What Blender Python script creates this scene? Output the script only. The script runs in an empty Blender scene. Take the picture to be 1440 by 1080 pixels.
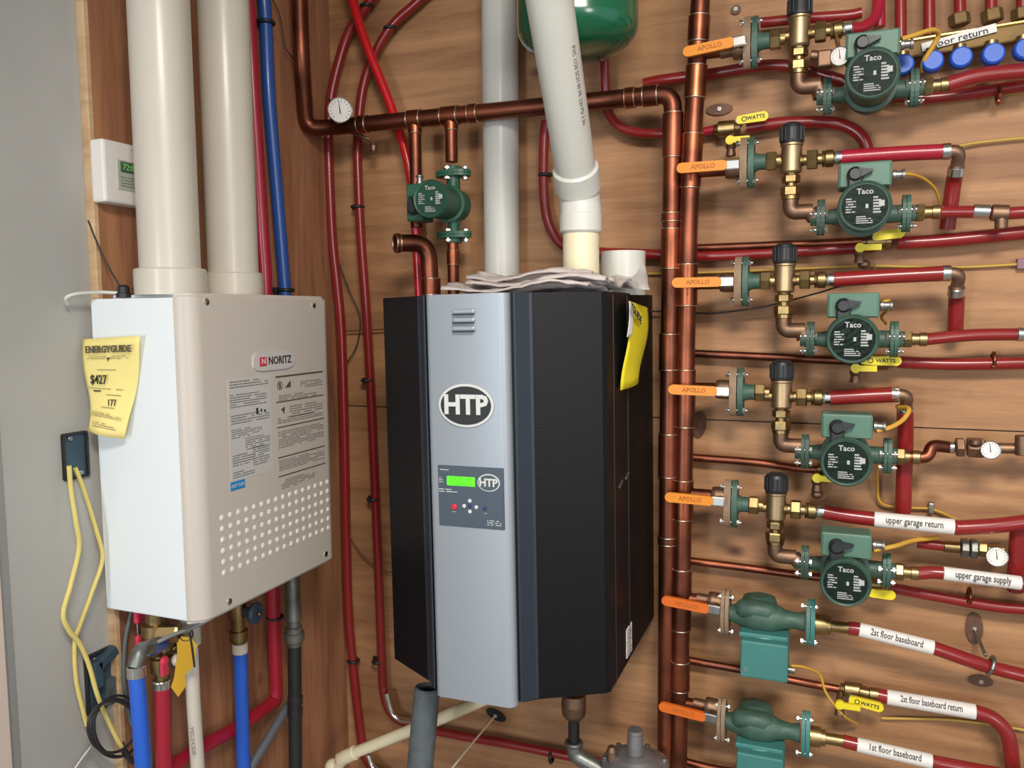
import bpy, bmesh, math, random
from mathutils import Vector, Matrix
random.seed(7)
C = bpy.context.scene.collection
PI = math.pi
# ---------------------------------------------------------------- camera, world, lights, exposure
F_PX, YAW, PITCH, ROLL = 1144.3, 0.37232, 0.08675, 0.00849
CAM = Vector((0, 0, 1.5))
def cam_axes():
    cy, sy, cp, sp = math.cos(YAW), math.sin(YAW), math.cos(PITCH), math.sin(PITCH)
    f = Vector((-sy*cp, cy*cp, -sp)); r = Vector((cy, sy, 0)); d = f.cross(r)
    c, s = math.cos(ROLL), math.sin(ROLL)
    return c*r + s*d, -s*r + c*d, f
RT, DN, FW = cam_axes()
cd = bpy.data.cameras.new('camera'); cam = bpy.data.objects.new('camera', cd); C.objects.link(cam)
m = Matrix((RT, -DN, -FW)).transposed().to_4x4(); m.translation = CAM; cam.matrix_world = m
cd.sensor_width = 36; cd.lens = F_PX/1440*36; cd.clip_start = 0.02
bpy.context.scene.camera = cam
w = bpy.data.worlds.new('world'); bpy.context.scene.world = w; w.use_nodes = True
w.node_tree.nodes['Background'].inputs[0].default_value = (0.72, 0.80, 0.92, 1)
w.node_tree.nodes['Background'].inputs[1].default_value = 0.36
def area(name, loc, target, sx, sy, power, col):
    l = bpy.data.lights.new(name, 'AREA'); l.shape = 'RECTANGLE'; l.size = sx; l.size_y = sy; l.energy = power; l.color = col
    o = bpy.data.objects.new(name, l); C.objects.link(o); o.location = loc
    o.rotation_euler = (Vector(target)-Vector(loc)).to_track_quat('-Z', 'Y').to_euler(); return o
area('garage_door_daylight', (-1.9, -2.2, 1.25), (-0.8, 2.0, 0.8), 2.2, 1.3, 82, (0.86, 0.93, 1.0))
hw = area('high_window_daylight', (0.30, -0.25, 2.62), (-0.15, 2.0, 0.55), .7, .36, 12, (1.0, 0.93, 0.84)); hw.data.spread = math.radians(105)
area('side_fill_light', (2.6, -2.4, 1.5), (-1.3, 1.3, 1.3), 0.9, 1.2, 20, (1.0, 0.95, 0.88))  # unseen fill lamp, added to brighten the heater front and left wall
vs = bpy.context.scene.view_settings
vs.view_transform = 'Standard'; vs.look = 'None'; vs.gamma = 1; vs.use_curve_mapping = False; vs.exposure = 1.2
# ---------------------------------------------------------------- where things stand: back wall y = 2, left wall x = -1.318
YW, XL = 2.0, -1.318
def ray(px, py): return RT*((px-720)/F_PX) + DN*((py-540)/F_PX) + FW
def W(px, py, d=0.0): r = ray(px, py); return CAM + r*((YW-d)/r.y)
def L(px, py, e=0.0): r = ray(px, py); return CAM + r*((XL+e)/r.x)
def D(px, py, dep): return CAM + ray(px, py)*dep
# ---------------------------------------------------------------- materials
MATS = {}
def srgb(r, g, b):
    f = lambda c: ((c/255+0.055)/1.055)**2.4 if c > 10 else c/3294
    return (f(r), f(g), f(b), 1)
def mat(name, col, rough=.5, metal=0, var=0, vscale=20, bump=0, bscale=80, emit=0, coat=0, col2=None, stretch=None, alpha=1):
    if name in MATS: return MATS[name]
    m = bpy.data.materials.new(name); m.use_nodes = True; nt = m.node_tree; b = nt.nodes['Principled BSDF']
    c = srgb(*col); b.inputs['Base Color'].default_value = c
    b.inputs['Roughness'].default_value = rough; b.inputs['Metallic'].default_value = metal
    if coat: b.inputs['Coat Weight'].default_value = coat; b.inputs['Coat Roughness'].default_value = .15
    if alpha < 1: b.inputs['Alpha'].default_value = alpha
    if emit: b.inputs['Emission Color'].default_value = c; b.inputs['Emission Strength'].default_value = emit
    if var or bump:
        tc = nt.nodes.new('ShaderNodeTexCoord'); mp = nt.nodes.new('ShaderNodeMapping'); nt.links.new(tc.outputs['Object'], mp.inputs[0])
        if stretch: mp.inputs['Scale'].default_value = stretch
    if var:
        n = nt.nodes.new('ShaderNodeTexNoise'); n.inputs['Scale'].default_value = vscale; n.inputs['Detail'].default_value = 6
        nt.links.new(mp.outputs[0], n.inputs['Vector'])
        cr = nt.nodes.new('ShaderNodeValToRGB'); cr.color_ramp.elements[0].position = .35; cr.color_ramp.elements[1].position = .68
        c2 = srgb(*col2) if col2 else tuple(x*(1-var) for x in c[:3])+(1,)
        cr.color_ramp.elements[0].color = c2; cr.color_ramp.elements[1].color = c
        nt.links.new(n.outputs['Fac'], cr.inputs[0]); nt.links.new(cr.outputs[0], b.inputs['Base Color'])
    if bump:
        n2 = nt.nodes.new('ShaderNodeTexNoise'); n2.inputs['Scale'].default_value = bscale; n2.inputs['Detail'].default_value = 4
        nt.links.new(mp.outputs[0], n2.inputs['Vector'])
        bp = nt.nodes.new('ShaderNodeBump'); bp.inputs['Strength'].default_value = bump; bp.inputs['Distance'].default_value = .004
        nt.links.new(n2.outputs['Fac'], bp.inputs['Height']); nt.links.new(bp.outputs[0], b.inputs['Normal'])
    MATS[name] = m; return m
def wood(name, light, dark, scale, knots=True):
    m = bpy.data.materials.new(name); m.use_nodes = True; nt = m.node_tree; b = nt.nodes['Principled BSDF']; N = nt.nodes.new; K = nt.links.new
    tc = N('ShaderNodeTexCoord'); mp = N('ShaderNodeMapping'); mp.inputs['Scale'].default_value = scale; K(tc.outputs['Object'], mp.inputs[0])
    n0 = N('ShaderNodeTexNoise'); n0.inputs['Scale'].default_value = 1.6; n0.inputs['Detail'].default_value = 3; K(mp.outputs[0], n0.inputs['Vector'])
    mx = N('ShaderNodeMixRGB'); mx.inputs[0].default_value = .35; K(mp.outputs[0], mx.inputs[1]); K(n0.outputs['Color'], mx.inputs[2])
    n1 = N('ShaderNodeTexNoise'); n1.inputs['Scale'].default_value = 3.2; n1.inputs['Detail'].default_value = 10; n1.inputs['Roughness'].default_value = .68; K(mx.outputs[0], n1.inputs['Vector'])
    cr = N('ShaderNodeValToRGB'); e = cr.color_ramp.elements
    e[0].position = .3; e[0].color = srgb(*dark); e[1].position = .66; e[1].color = srgb(*light); K(n1.outputs['Fac'], cr.inputs[0])
    out = cr.outputs[0]
    if knots:
        mp2 = N('ShaderNodeMapping'); mp2.inputs['Scale'].default_value = (3.1, 3.1, 4.9) if scale[0] < scale[2] else (4.9, 4.9, 3.1); K(tc.outputs['Object'], mp2.inputs[0])
        v = N('ShaderNodeTexVoronoi'); v.inputs['Scale'].default_value = 1.0; K(mp2.outputs[0], v.inputs['Vector'])
        k = N('ShaderNodeValToRGB'); k.color_ramp.elements[0].position = .035; k.color_ramp.elements[1].position = .10
        k.color_ramp.elements[0].color = (.28, .2, .15, 1); k.color_ramp.elements[1].color = (1, 1, 1, 1); K(v.outputs['Distance'], k.inputs[0])
        mu = N('ShaderNodeMixRGB'); mu.blend_type = 'MULTIPLY'; mu.inputs[0].default_value = 1; K(out, mu.inputs[1]); K(k.outputs[0], mu.inputs[2]); out = mu.outputs[0]
    K(out, b.inputs['Base Color']); b.inputs['Roughness'].default_value = .62
    bp = N('ShaderNodeBump'); bp.inputs['Strength'].default_value = .15; bp.inputs['Distance'].default_value = .003; K(n1.outputs['Fac'], bp.inputs['Height']); K(bp.outputs[0], b.inputs['Normal'])
    MATS[name] = m; return m
WOODB = wood('plywood_horizontal', (182, 136, 94), (128, 86, 54), (.8, 1, 9))
WOODL = wood('plywood_vertical', (176, 124, 88), (116, 72, 50), (9, 9, .8))
EDGE = wood('plywood_edge', (214, 184, 146), (178, 140, 98), (2, 2, 12), False)
DRY = mat('drywall', (176, 175, 170), .9, var=.12, vscale=3, bump=.12, bscale=40)
CONC = mat('concrete', (150, 146, 138), .85, var=.3, vscale=4, bump=.3)
COP = mat('copper', (158, 92, 68), .42, 1, var=.6, vscale=9, bump=.05, col2=(98, 60, 48))
COPN = mat('new_copper', (182, 104, 72), .36, 1, var=.5, vscale=14, col2=(120, 70, 52))
SOLD = mat('solder', (205, 190, 170), .3, 1)
BRA = mat('brass', (176, 150, 104), .38, 1, var=.45, vscale=26)
BRG = mat('dull_brass', (186, 160, 124), .45, 1, var=.25, vscale=12)
BRZ = mat('bronze', (150, 118, 96), .5, .9, var=.4, vscale=25)
CHR = mat('chrome', (225, 225, 222), .22, 1)
STL = mat('steel', (160, 160, 156), .4, .9, var=.3, vscale=40)
GRN = mat('green_cast', (62, 92, 78), .5, 0, var=.35, vscale=16, bump=.2, bscale=120)
GRL = mat('green_box', (80, 116, 98), .5, 0, var=.15, vscale=12)
GRD = mat('dark_green_pump', (44, 92, 70), .45, 0, var=.3, vscale=14, bump=.15)
TEA = mat('teal_box', (62, 124, 118), .5, 0, var=.15, vscale=10)
TNK = mat('tank_green', (18, 98, 66), .22, 0, coat=.6, var=.1, vscale=6)
TAN = mat('tan_flange', (150, 124, 98), .6, .1, var=.3, vscale=20)
BLK = mat('black_plastic', (30, 32, 34), .45, bump=.1)
BLF = mat('face_black', (38, 40, 40), .3)
WHI = mat('white_print', (198, 200, 196), .6)
RED = mat('red_pex', (136, 32, 32), .3, var=.12, vscale=5, coat=.25)
REB = mat('bright_red_pex', (192, 18, 26), .3, coat=.3)
REL = mat('crimson_pex', (156, 26, 46), .35, coat=.2)
BLU = mat('blue_pex', (36, 92, 196), .35, var=.1, vscale=5, coat=.2)
BLD = mat('dark_blue_pex', (34, 76, 150), .4, coat=.2)
BLC = mat('blue_cap', (30, 88, 190), .45)
ORA = mat('orange_vinyl', (216, 130, 2), .42)
ORD = mat('dark_orange_vinyl', (206, 98, 20), .45)
YEL = mat('yellow_vinyl', (226, 206, 36), .45)
YEC = mat('yellow_cable', (220, 200, 116), .5, var=.1, vscale=8)
YEO = mat('ochre_cable', (196, 150, 52), .5)
PVC = mat('white_pvc', (200, 192, 178), .38, var=.06, vscale=5, coat=.15)
PVG = mat('grey_white_pvc', (206, 205, 196), .4, var=.07, vscale=6, coat=.15)
PVY = mat('cream_pvc', (224, 214, 180), .4)
NOW = mat('heater_white', (226, 232, 234), .35, coat=.2)
NOB = mat('heater_beige', (192, 183, 172), .4, bump=.05, bscale=300)
BSH = mat('bevel_sheen', (34, 42, 52), .45)  # bluish highlight on the boiler bevels, put into the colour
BOB = mat('boiler_black', (13, 13, 16), .45, bump=.12, bscale=260)
BOS = mat('boiler_silver', (158, 166, 174), .45, .35, var=.05, vscale=2, bump=.06, bscale=300)
PAN = mat('panel_slate', (66, 78, 90), .4)
BOB.node_tree.nodes['Principled BSDF'].inputs['Specular IOR Level'].default_value = .22
BAR = mat('dull_manifold_brass', (132, 106, 66), .6, .6, var=.3, vscale=20)
LCD = mat('green_lcd', (70, 225, 20), .4, emit=.9)
LCT = mat('lcd_glyph', (30, 140, 20), .5)
INK = mat('ink', (44, 42, 42), .7)
INB = mat('brown_ink', (88, 66, 56), .7)
INF = mat('faint_ink', (128, 120, 112), .7)
INY = mat('ochre_ink', (150, 136, 96), .7)
LAB = mat('label_grey', (192, 188, 182), .55)
PAP = mat('white_label', (222, 218, 212), .55)
YPA = mat('yellow_paper', (240, 222, 140), .7, var=.05, vscale=8)
YPB = mat('bright_yellow_paper', (228, 208, 34), .6)
NWS = mat('newsprint', (190, 178, 172), .8, var=.2, vscale=14, bump=.5, bscale=40)
PLA = mat('clear_film', (214, 208, 204), .15, alpha=.45, bump=.6, bscale=30)
RDV = mat('red_vinyl', (206, 52, 78), .45)
GRY = mat('grey_rubber', (92, 100, 102), .7, var=.3, vscale=30, bump=.4, bscale=60)
BLP = mat('black_iron', (38, 38, 38), .5, var=.3, vscale=30, bump=.3)
GLV = mat('galvanized', (142, 144, 138), .45, .8, var=.4, vscale=40)
CST = mat('cast_aluminium', (150, 148, 148), .5, .7, var=.3, vscale=30)
BOX = mat('blue_box_plastic', (58, 82, 98), .6, var=.3, vscale=12)
TAG = mat('amber_tag', (204, 160, 34), .5)
DRK = mat('dark_gap', (24, 18, 14), .9)
ROP = mat('string', (222, 206, 176), .8)
BRP = mat('brown_plate', (112, 80, 62), .6, .3, var=.3, vscale=40)
GWI = mat('grey_cable', (130, 132, 130), .5)
BWI = mat('black_wire', (40, 42, 44), .5)
WGN = mat('faded_green_print', (90, 150, 80), .5, emit=.25)
BLB = mat('blue_badge', (40, 130, 190), .5)
RBA = mat('red_badge', (200, 36, 60), .5)
# ---------------------------------------------------------------- mesh builder
def frame_for(d):
    d = d.normalized(); a = Vector((0, 0, 1)) if abs(d.z) < .9 else Vector((0, 1, 0))
    u = d.cross(a).normalized(); return u, d.cross(u).normalized()
class MB:
    def __init__(s): s.v = []; s.f = []; s.sm = []
    def add(s, vs_, fs, smooth=True):
        o = len(s.v); s.v += [Vector(p) for p in vs_]
        for f in fs: s.f.append([o+i for i in f]); s.sm.append(smooth)
        return s
    def tube(s, pts, r, seg=12, caps=True):
        pts = [Vector(p) for p in pts]; n = len(pts); rs = r if isinstance(r, (list, tuple)) else [r]*n
        vs_ = []; u = None
        for i, p in enumerate(pts):
            t = ((pts[min(i+1, n-1)]-p).normalized() + (p-pts[max(i-1, 0)]).normalized())
            t = t.normalized() if t.length > 1e-6 else Vector((0, 0, 1))
            if u is None: u, _ = frame_for(t)
            u = (u - t*u.dot(t)).normalized(); v = t.cross(u)
            for k in range(seg):
                a = 2*PI*k/seg; vs_.append(p + (u*math.cos(a)+v*math.sin(a))*rs[i])
        fs = [[i*seg+k, i*seg+(k+1) % seg, (i+1)*seg+(k+1) % seg, (i+1)*seg+k] for i in range(n-1) for k in range(seg)]
        s.add(vs_, fs)
        if caps:
            s.add(vs_[:seg], [list(range(seg))[::-1]], False); s.add(vs_[-seg:], [list(range(seg))], False)
        return s
    def lathe(s, a, axis, prof, seg=20, smooth=True, sharp=True):
        # prof: (t along axis, radius)
        a = Vector(a); axis = Vector(axis).normalized(); u, v = frame_for(axis)
        rings = [[a+axis*t+(u*math.cos(2*PI*k/seg)+v*math.sin(2*PI*k/seg))*max(r, 1e-5) for k in range(seg)] for t, r in prof]
        if sharp:
            for i in range(len(rings)-1): s.add(rings[i]+rings[i+1], [[k, (k+1) % seg, seg+(k+1) % seg, seg+k] for k in range(seg)], smooth)
        else:
            n = len(rings); s.add([p for q in rings for p in q], [[i*seg+k, i*seg+(k+1) % seg, (i+1)*seg+(k+1) % seg, (i+1)*seg+k] for i in range(n-1) for k in range(seg)], smooth)
        s.add(rings[0], [list(range(seg))[::-1]], False); s.add(rings[-1], [list(range(seg))], False); return s
    def cyl(s, a, b, r, seg=20, r2=None):
        a = Vector(a); b = Vector(b); l = (b-a).length; r2 = r if r2 is None else r2; c = min(.0012, r*.15, l*.2)
        return s.lathe(a, b-a, [(0, r-c), (c, r), (l-c, r2), (l, r2-c)], seg)
    def hexn(s, a, b, r): a = Vector(a); b = Vector(b); l = (b-a).length; return s.lathe(a, b-a, [(0, r*.93), (l*.12, r), (l*.88, r), (l, r*.93)], 6, False)
    def box(s, c, size, bev=.002, rot=None, n=2):
        bm = bmesh.new(); bmesh.ops.create_cube(bm, size=1)
        for v in bm.verts: v.co = Vector((v.co.x*size[0], v.co.y*size[1], v.co.z*size[2]))
        if bev: bmesh.ops.bevel(bm, geom=bm.edges[:], offset=min(bev, min(size)*.45), segments=n, affect='EDGES', profile=.5)
        bm.verts.ensure_lookup_table(); c = Vector(c)
        s.add([(rot @ v.co if rot else v.co)+c for v in bm.verts], [[v.index for v in f.verts] for f in bm.faces], False); bm.free(); return s
    def prism(s, poly, o, u, v, n, depth, smooth=False):
        o, u, v, n = Vector(o), Vector(u), Vector(v), Vector(n)
        a = [o+u*x+v*y for x, y in poly]; b = [p+n*depth for p in a]; k = len(a)
        s.add(a, [list(range(k))[::-1]], False); s.add(b, [list(range(k))], False)
        s.add(a+b, [[i, (i+1) % k, k+(i+1) % k, k+i] for i in range(k)], smooth); return s
    def oval(s, o, u, v, n, ru, rv, depth, seg=24, pw=1):
        return s.prism([(ru*math.cos(2*PI*k/seg), rv*math.sin(2*PI*k/seg)) for k in range(seg)], o, u, v, n, depth)
    def ball(s, c, r, sx=(1, 1, 1), seg=14):
        c = Vector(c); n = seg//2
        vs_ = [c+Vector((math.sin(PI*i/n)*math.cos(2*PI*k/seg)*r*sx[0], math.sin(PI*i/n)*math.sin(2*PI*k/seg)*r*sx[1], math.cos(PI*i/n)*r*sx[2])) for i in range(n+1) for k in range(seg)]
        return s.add(vs_, [[i*seg+k, i*seg+(k+1) % seg, (i+1)*seg+(k+1) % seg, (i+1)*seg+k] for i in range(n) for k in range(seg)])
    def torus(s, c, axis, R, r, seg=24):
        c = Vector(c); u, v = frame_for(Vector(axis)); pts = [c+(u*math.cos(2*PI*k/seg)+v*math.sin(2*PI*k/seg))*R for k in range(seg+1)]
        return s.tube(pts, r, 8, False)
    def build(s, name, m, parent=None):
        me = bpy.data.meshes.new(name); org = parent_origin(parent)
        me.from_pydata([p-org for p in s.v], [], s.f); me.polygons.foreach_set('use_smooth', s.sm); me.materials.append(m)
        bm = bmesh.new(); bm.from_mesh(me); bmesh.ops.remove_doubles(bm, verts=bm.verts, dist=1e-6) if len(s.v) < 2 else None
        bmesh.ops.recalc_face_normals(bm, faces=bm.faces); bm.to_mesh(me); bm.free()
        o = bpy.data.objects.new(name, me); C.objects.link(o)
        if parent: o.parent = parent
        if any(k in name for k in ('print', 'tick', 'symbols', 'pictogram', 'rule', 'text')): o['kind'] = 'stuff'
        return o
ORG = {}
def parent_origin(p): return ORG.get(p.name, Vector((0, 0, 0))) if p else Vector((0, 0, 0))
def tag(o, label=None, cat=None, group=None, kind=None):
    if label: o['label'] = label
    if cat: o['category'] = cat
    if group: o['group'] = group
    if kind: o['kind'] = kind
    return o
def thing(name, label, cat, loc=(0, 0, 0), group=None):
    """An Empty at loc. Children are given in world coordinates and stored relative to it."""
    o = bpy.data.objects.new(name, None); C.objects.link(o); o.location = loc; o.empty_display_size = .02; ORG[o.name] = Vector(loc)
    return tag(o, label, cat, group)
def solo(name, mb, m, label, cat, group=None, kind=None): return tag(mb.build(name, m), label, cat, group, kind)
def sub(parent, child_mb, name, m):
    """a part of a part: same origin as its parent's parent"""
    o = child_mb.build(name, m); org = parent_origin(parent.parent) if parent.parent else Vector((0, 0, 0))
    o.data.transform(Matrix.Translation(-org)); o.parent = parent; return o
def dup(root, loc, label, rot=None, scale=None, group=None):
    r = root.copy(); C.objects.link(r); r.location = loc; r['label'] = label
    if group: r['group'] = group
    if rot is not None: r.rotation_euler = rot
    if scale: r.scale = (scale,)*3
    for ch in list(root.children):
        c = ch.copy(); C.objects.link(c); c.parent = r
        for g in ch.children: d = g.copy(); C.objects.link(d); d.parent = c
    return r
def text_mesh(s, size, o, u, v, ext=.0004, align='CENTER', sx=1, bold=0):
    cu = bpy.data.curves.new('t', 'FONT'); cu.body = s; cu.size = size; cu.align_x = align; cu.align_y = 'CENTER'; cu.extrude = ext; cu.resolution_u = 2; cu.offset = bold*size
    ob = bpy.data.objects.new('t', cu); C.objects.link(ob); bpy.context.view_layer.update()
    me = bpy.data.meshes.new_from_object(ob.evaluated_get(bpy.context.evaluated_depsgraph_get()))
    u = Vector(u).normalized(); v = Vector(v); v = (v-u*v.dot(u)).normalized(); n = u.cross(v); o = Vector(o)
    mb = MB(); mb.add([o+u*p.co.x*sx+v*p.co.y+n*p.co.z for p in me.vertices], [list(f.vertices) for f in me.polygons], False)
    bpy.data.objects.remove(ob); bpy.data.curves.remove(cu); bpy.data.meshes.remove(me); return mb
def join(*mbs):
    r = MB()
    for q in mbs: r.add(q.v, q.f); r.sm[-len(q.f):] = q.sm
    return r
def curve(pts, n=8):
    P_ = [Vector(p) for p in pts]; P_ = [P_[0]*2-P_[1]]+P_+[P_[-1]*2-P_[-2]]; out = []
    for i in range(1, len(P_)-2):
        a, b, c, d = P_[i-1:i+3]
        for k in range(n):
            t = k/n; out.append(.5*((2*b)+(c-a)*t+(2*a-5*b+4*c-d)*t*t+(3*b-3*c+d-a)*t**3))
    return out+[P_[-2]]
def fillet(pts, rad, n=6):
    P_ = [Vector(p) for p in pts]; out = [P_[0]]
    for i in range(1, len(P_)-1):
        a, b, c = P_[i-1:i+2]; k = min(rad, (a-b).length*.48, (c-b).length*.48); p = b+(a-b).normalized()*k; q = b+(c-b).normalized()*k
        out += [p.lerp(b, t/n).lerp(b.lerp(q, t/n), t/n) for t in range(n+1)]
    return out+[P_[-1]]
def dashes(mb, o, u, v, n, w_, h_, rows, fill=.8, th=.35, ragged=True):
    """rows of unreadable small print: short raised bars"""
    for i in range(rows):
        y = h_/2-(i+.5)*h_/rows; x = -w_/2; end = w_/2*(1 if not ragged or i % 4 else random.uniform(.1, .9))
        while x < end:
            l = random.uniform(.03, .12)*w_; l = min(l, end-x)
            if random.random() < fill: mb.prism([(x, y-h_/rows*th/2), (x+l, y-h_/rows*th/2), (x+l, y+h_/rows*th/2), (x, y+h_/rows*th/2)], o, u, v, n, .0003)
            x += l+.012*w_
    return mb
def carry_on(pts):
    """pipes that leave the photo keep running along the wall, up to the ceiling or down to the floor"""
    P_ = [Vector(p) for p in pts]
    for _ in (0, 1):
        a, b = P_[-1], P_[-2]; d = a-b
        if a.x > .38 and d.x > abs(d.z): P_.append(Vector((a.x+.9, a.y, a.z+d.z/d.x*.25)))
        elif a.z > 2.22 and d.z > 0: P_.append(Vector((a.x+min(.1, max(-.1, d.x/d.z*(2.69-a.z))), a.y, 2.69)))
        elif a.z < .45 and d.z < 0 and abs(d.z) > abs(d.x): P_.append(Vector((a.x, a.y, .005)))
        P_.reverse()
    return P_
X, Y, Z = Vector((1, 0, 0)), Vector((0, 1, 0)), Vector((0, 0, 1))
# ---------------------------------------------------------------- the room
def slab(name, c, size, m, bev=0, parent=None):
    o = MB().box(c, size, bev).build(name, m, parent)
    if not parent: o['kind'] = 'structure'
    return o
slab('floor', (0.6, -1.2, -.05), (4.4, 7.0, .1), CONC)
slab('ceiling', (0.6, -1.2, 2.75), (4.4, 7.0, .1), DRY)
wb = slab('wall_back', (0.7, YW+.058, 1.35), (4.15, .08, 2.7), DRY)
seam = W(1100, 594).z
for z0, z1, x0, x1 in ((seam+.0015, 2.69, XL, 1.1), (.01, seam-.0015, XL, 1.1), (.01, 2.69, 1.103, 2.7)):
    slab('plywood_panel', ((x0+x1)/2, YW+.009, (z0+z1)/2), (x1-x0, .018, z1-z0), WOODB, .0008, wb)
wl = slab('wall_left', (XL-.018-.04, -.42, 1.35), (.08, 5.0, 2.7), DRY)
slab('plywood_panel', (XL-.009, (1.192+YW)/2+.009, 1.35), (.018, YW-1.192+.018, 2.68), WOODL, .0008, wl)
slab('panel_edge', (XL-.008, 1.186, 1.35), (.020, .011, 2.68), EDGE, .001, wl)
tr = MB().box((XL-.012, .90, 1.35), (.03, .10, 2.69), .003).build('trim_1', mat('trim_paint', (206, 190, 176), .6)); tr['kind'] = 'structure'
t2 = MB().box((XL-.0165, .966, 1.35), (.006, .022, 2.69), .001).build('trim_2', mat('corner_bead', (140, 140, 138), .7)); t2['kind'] = 'structure'
# ---------------------------------------------------------------- black boiler
BZ0, BZ1, BX = 1.5-.771, 1.5+.038, -.6475
bo = thing('boiler', 'large black wall-hung boiler with silver front strip and green display', 'boiler', (BX, 1.75, BZ0))
# plan outline, front toward -y
pl = [(-.25, 1.995), (-.25, 1.556), (-.242, 1.551), (-.128, 1.482), (-.118, 1.478), (-.098, 1.455), (.098, 1.455), (.118, 1.474), (.128, 1.480), (.242, 1.545), (.25, 1.556), (.25, 1.72), (.2495, 1.722), (.2495, 1.995)]
MB().prism(pl, (BX, 0, BZ0), X, Y, Z, BZ1-BZ0).build('cabinet', BOB, bo)
for sx in (-1, 1):  # strips over the bevels, their blue-grey colour stands in for a highlight
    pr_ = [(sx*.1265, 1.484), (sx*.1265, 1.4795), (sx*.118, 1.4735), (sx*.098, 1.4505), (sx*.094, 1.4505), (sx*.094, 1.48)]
    MB().prism(pr_, (BX, 0, BZ0+.002), X, Y, Z, BZ1-BZ0-.002).build('sheen_strip', BSH, bo)
# seams of the side door: thin proud lips
for yy in (1.722, 1.60): MB().box((BX+.2505, yy, (BZ0+BZ1)/2), (.003, .004, BZ1-BZ0-.01), .0008).build('side_seam', BLK, bo)
for (a, b) in ((876, 683), (885, 671)): MB().box(Vector((BX+.252, L(a, b, XL*-1+BX+.252).y, L(a, b, XL*-1+BX+.252).z)), (.004, .03, .006), .001, Matrix.Rotation(.3, 3, 'X')).build('latch', STL, bo)
sp = [(-.087, 1.475), (-.087, 1.446), (-.083, 1.437), (-.075, 1.434)]+[(.070+.017*math.sin(a*PI/12), 1.451-.017*math.cos(a*PI/12)) for a in range(0, 7)]+[(.087, 1.475)]
o_ = MB().prism(sp, (BX, 0, BZ0-.006), X, Y, Z, BZ1-BZ0+.006, True).build('silver_strip', BOS, bo)
tag(o_, 'rounded brushed silver front strip')
FY = 1.434
def BP(px, py): r = ray(px, py); return CAM + r*(FY/r.y)
lv = MB()
for yy in (438, 450, 462):
    c = BP(655, yy)+X*.006; lo = MB().box(c+Vector((0, -.001, 0)), (.048, .010, .011), .004).build('louver', BOS, bo)
    sub(lo, MB().box(c+Vector((0, -.006, -.0055)), (.044, .006, .0028), 0), 'louver_slot', BLK)
c = BP(657, 570)+X*.006
r_ = MB().oval(c+Y*-.001, X, Z, -Y, .0585, .0425, .003, 40).build('badge_rim', WHI, bo)
sub(r_, MB().oval(c+Y*-.0025, X, Z, -Y, .0535, .0375, .003, 40), 'badge_face', BLF)
sub(r_, text_mesh('HTP', .052, c+Y*-.0060, X, Z, .001, bold=.035, sx=.98), 'lettering', WHI)
pc = BP(664, 699)+X*.003; pw, ph = .140, .121
pn = MB().box(pc+Y*-.001, (pw, .004, ph), .001).build('control_panel', PAN, bo)
q = BP(652.5, 676.5)
lc = sub(pn, MB().box(q+Y*-.003, (.060, .003, .018), .001), 'display', LCD)
sub(pn, join(text_mesh('BOILER 125F', .0085, q+Y*-.0049+Z*.0035, X, Z, .0002), text_mesh('STANDBY 14', .0085, q+Y*-.0049+Z*-.0045, X, Z, .0002)), 'display_text', LCT)
q = BP(692, 679)
sub(pn, MB().oval(q+Y*-.003, X, Z, -Y, .0235, .0172, .002, 30), 'small_badge_rim', WHI)
sub(pn, MB().oval(q+Y*-.0042, X, Z, -Y, .0212, .0150, .002, 30), 'small_badge_face', PAN)
sub(pn, text_mesh('HTP', .021, q+Y*-.0068, X, Z, .0005, bold=.03), 'lettering', WHI)
sub(pn, MB().lathe(BP(643, 712)+Y*-.002, -Y, [(0, .006), (.003, .006), (.004, .004)]), 'red_button', RBA)
for k, (a, b, mm) in enumerate(((665, 704, WHI), (657, 711, WHI), (674, 713, WHI), (665, 719, WHI), (665, 711, mat('navy_button', (40, 48, 110), .4)), (686, 715, mat('navy_button', (0, 0, 0))))):
    sub(pn, MB().lathe(BP(a, b)+Y*-.002, -Y, [(0, .0038), (.0028, .0038), (.0036, .002)], 14), 'button', mm)
dm = MB(); dashes(dm, BP(632, 660)+Y*-.003, X, Z, -Y, .028, .004, 1); dashes(dm, BP(634, 689)+Y*-.003, X, Z, -Y, .04, .009, 2); dashes(dm, BP(699, 736)+Y*-.003, X, Z, -Y, .030, .012, 3)
dashes(dm, BP(625, 674)+Y*-.003, X, Z, -Y, .010, .012, 3); dashes(dm, BP(643, 719)+Y*-.003, X, Z, -Y, .010, .003, 1); dashes(dm, BP(688, 722)+Y*-.003, X, Z, -Y, .012, .003, 1)
sub(pn, dm, 'fine_print', WHI)
SE = BX+.2505-XL
c = L(885, 902, SE)
st = MB().box(c, (.002, .05, .065), .0003).build('rating_sticker', PAP, bo); dm = MB(); dashes(dm, c+X*.0015, Y, Z, X, .044, .06, 7); sub(st, dm, 'fine_print', INF)
MB().cyl((BX+.02-.155, 1.83, BZ1), (BX+.02-.155, 1.83, BZ1+.012), .036).build('pipe_collar', BLK, bo)
bo.rotation_euler.y = -.012
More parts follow.
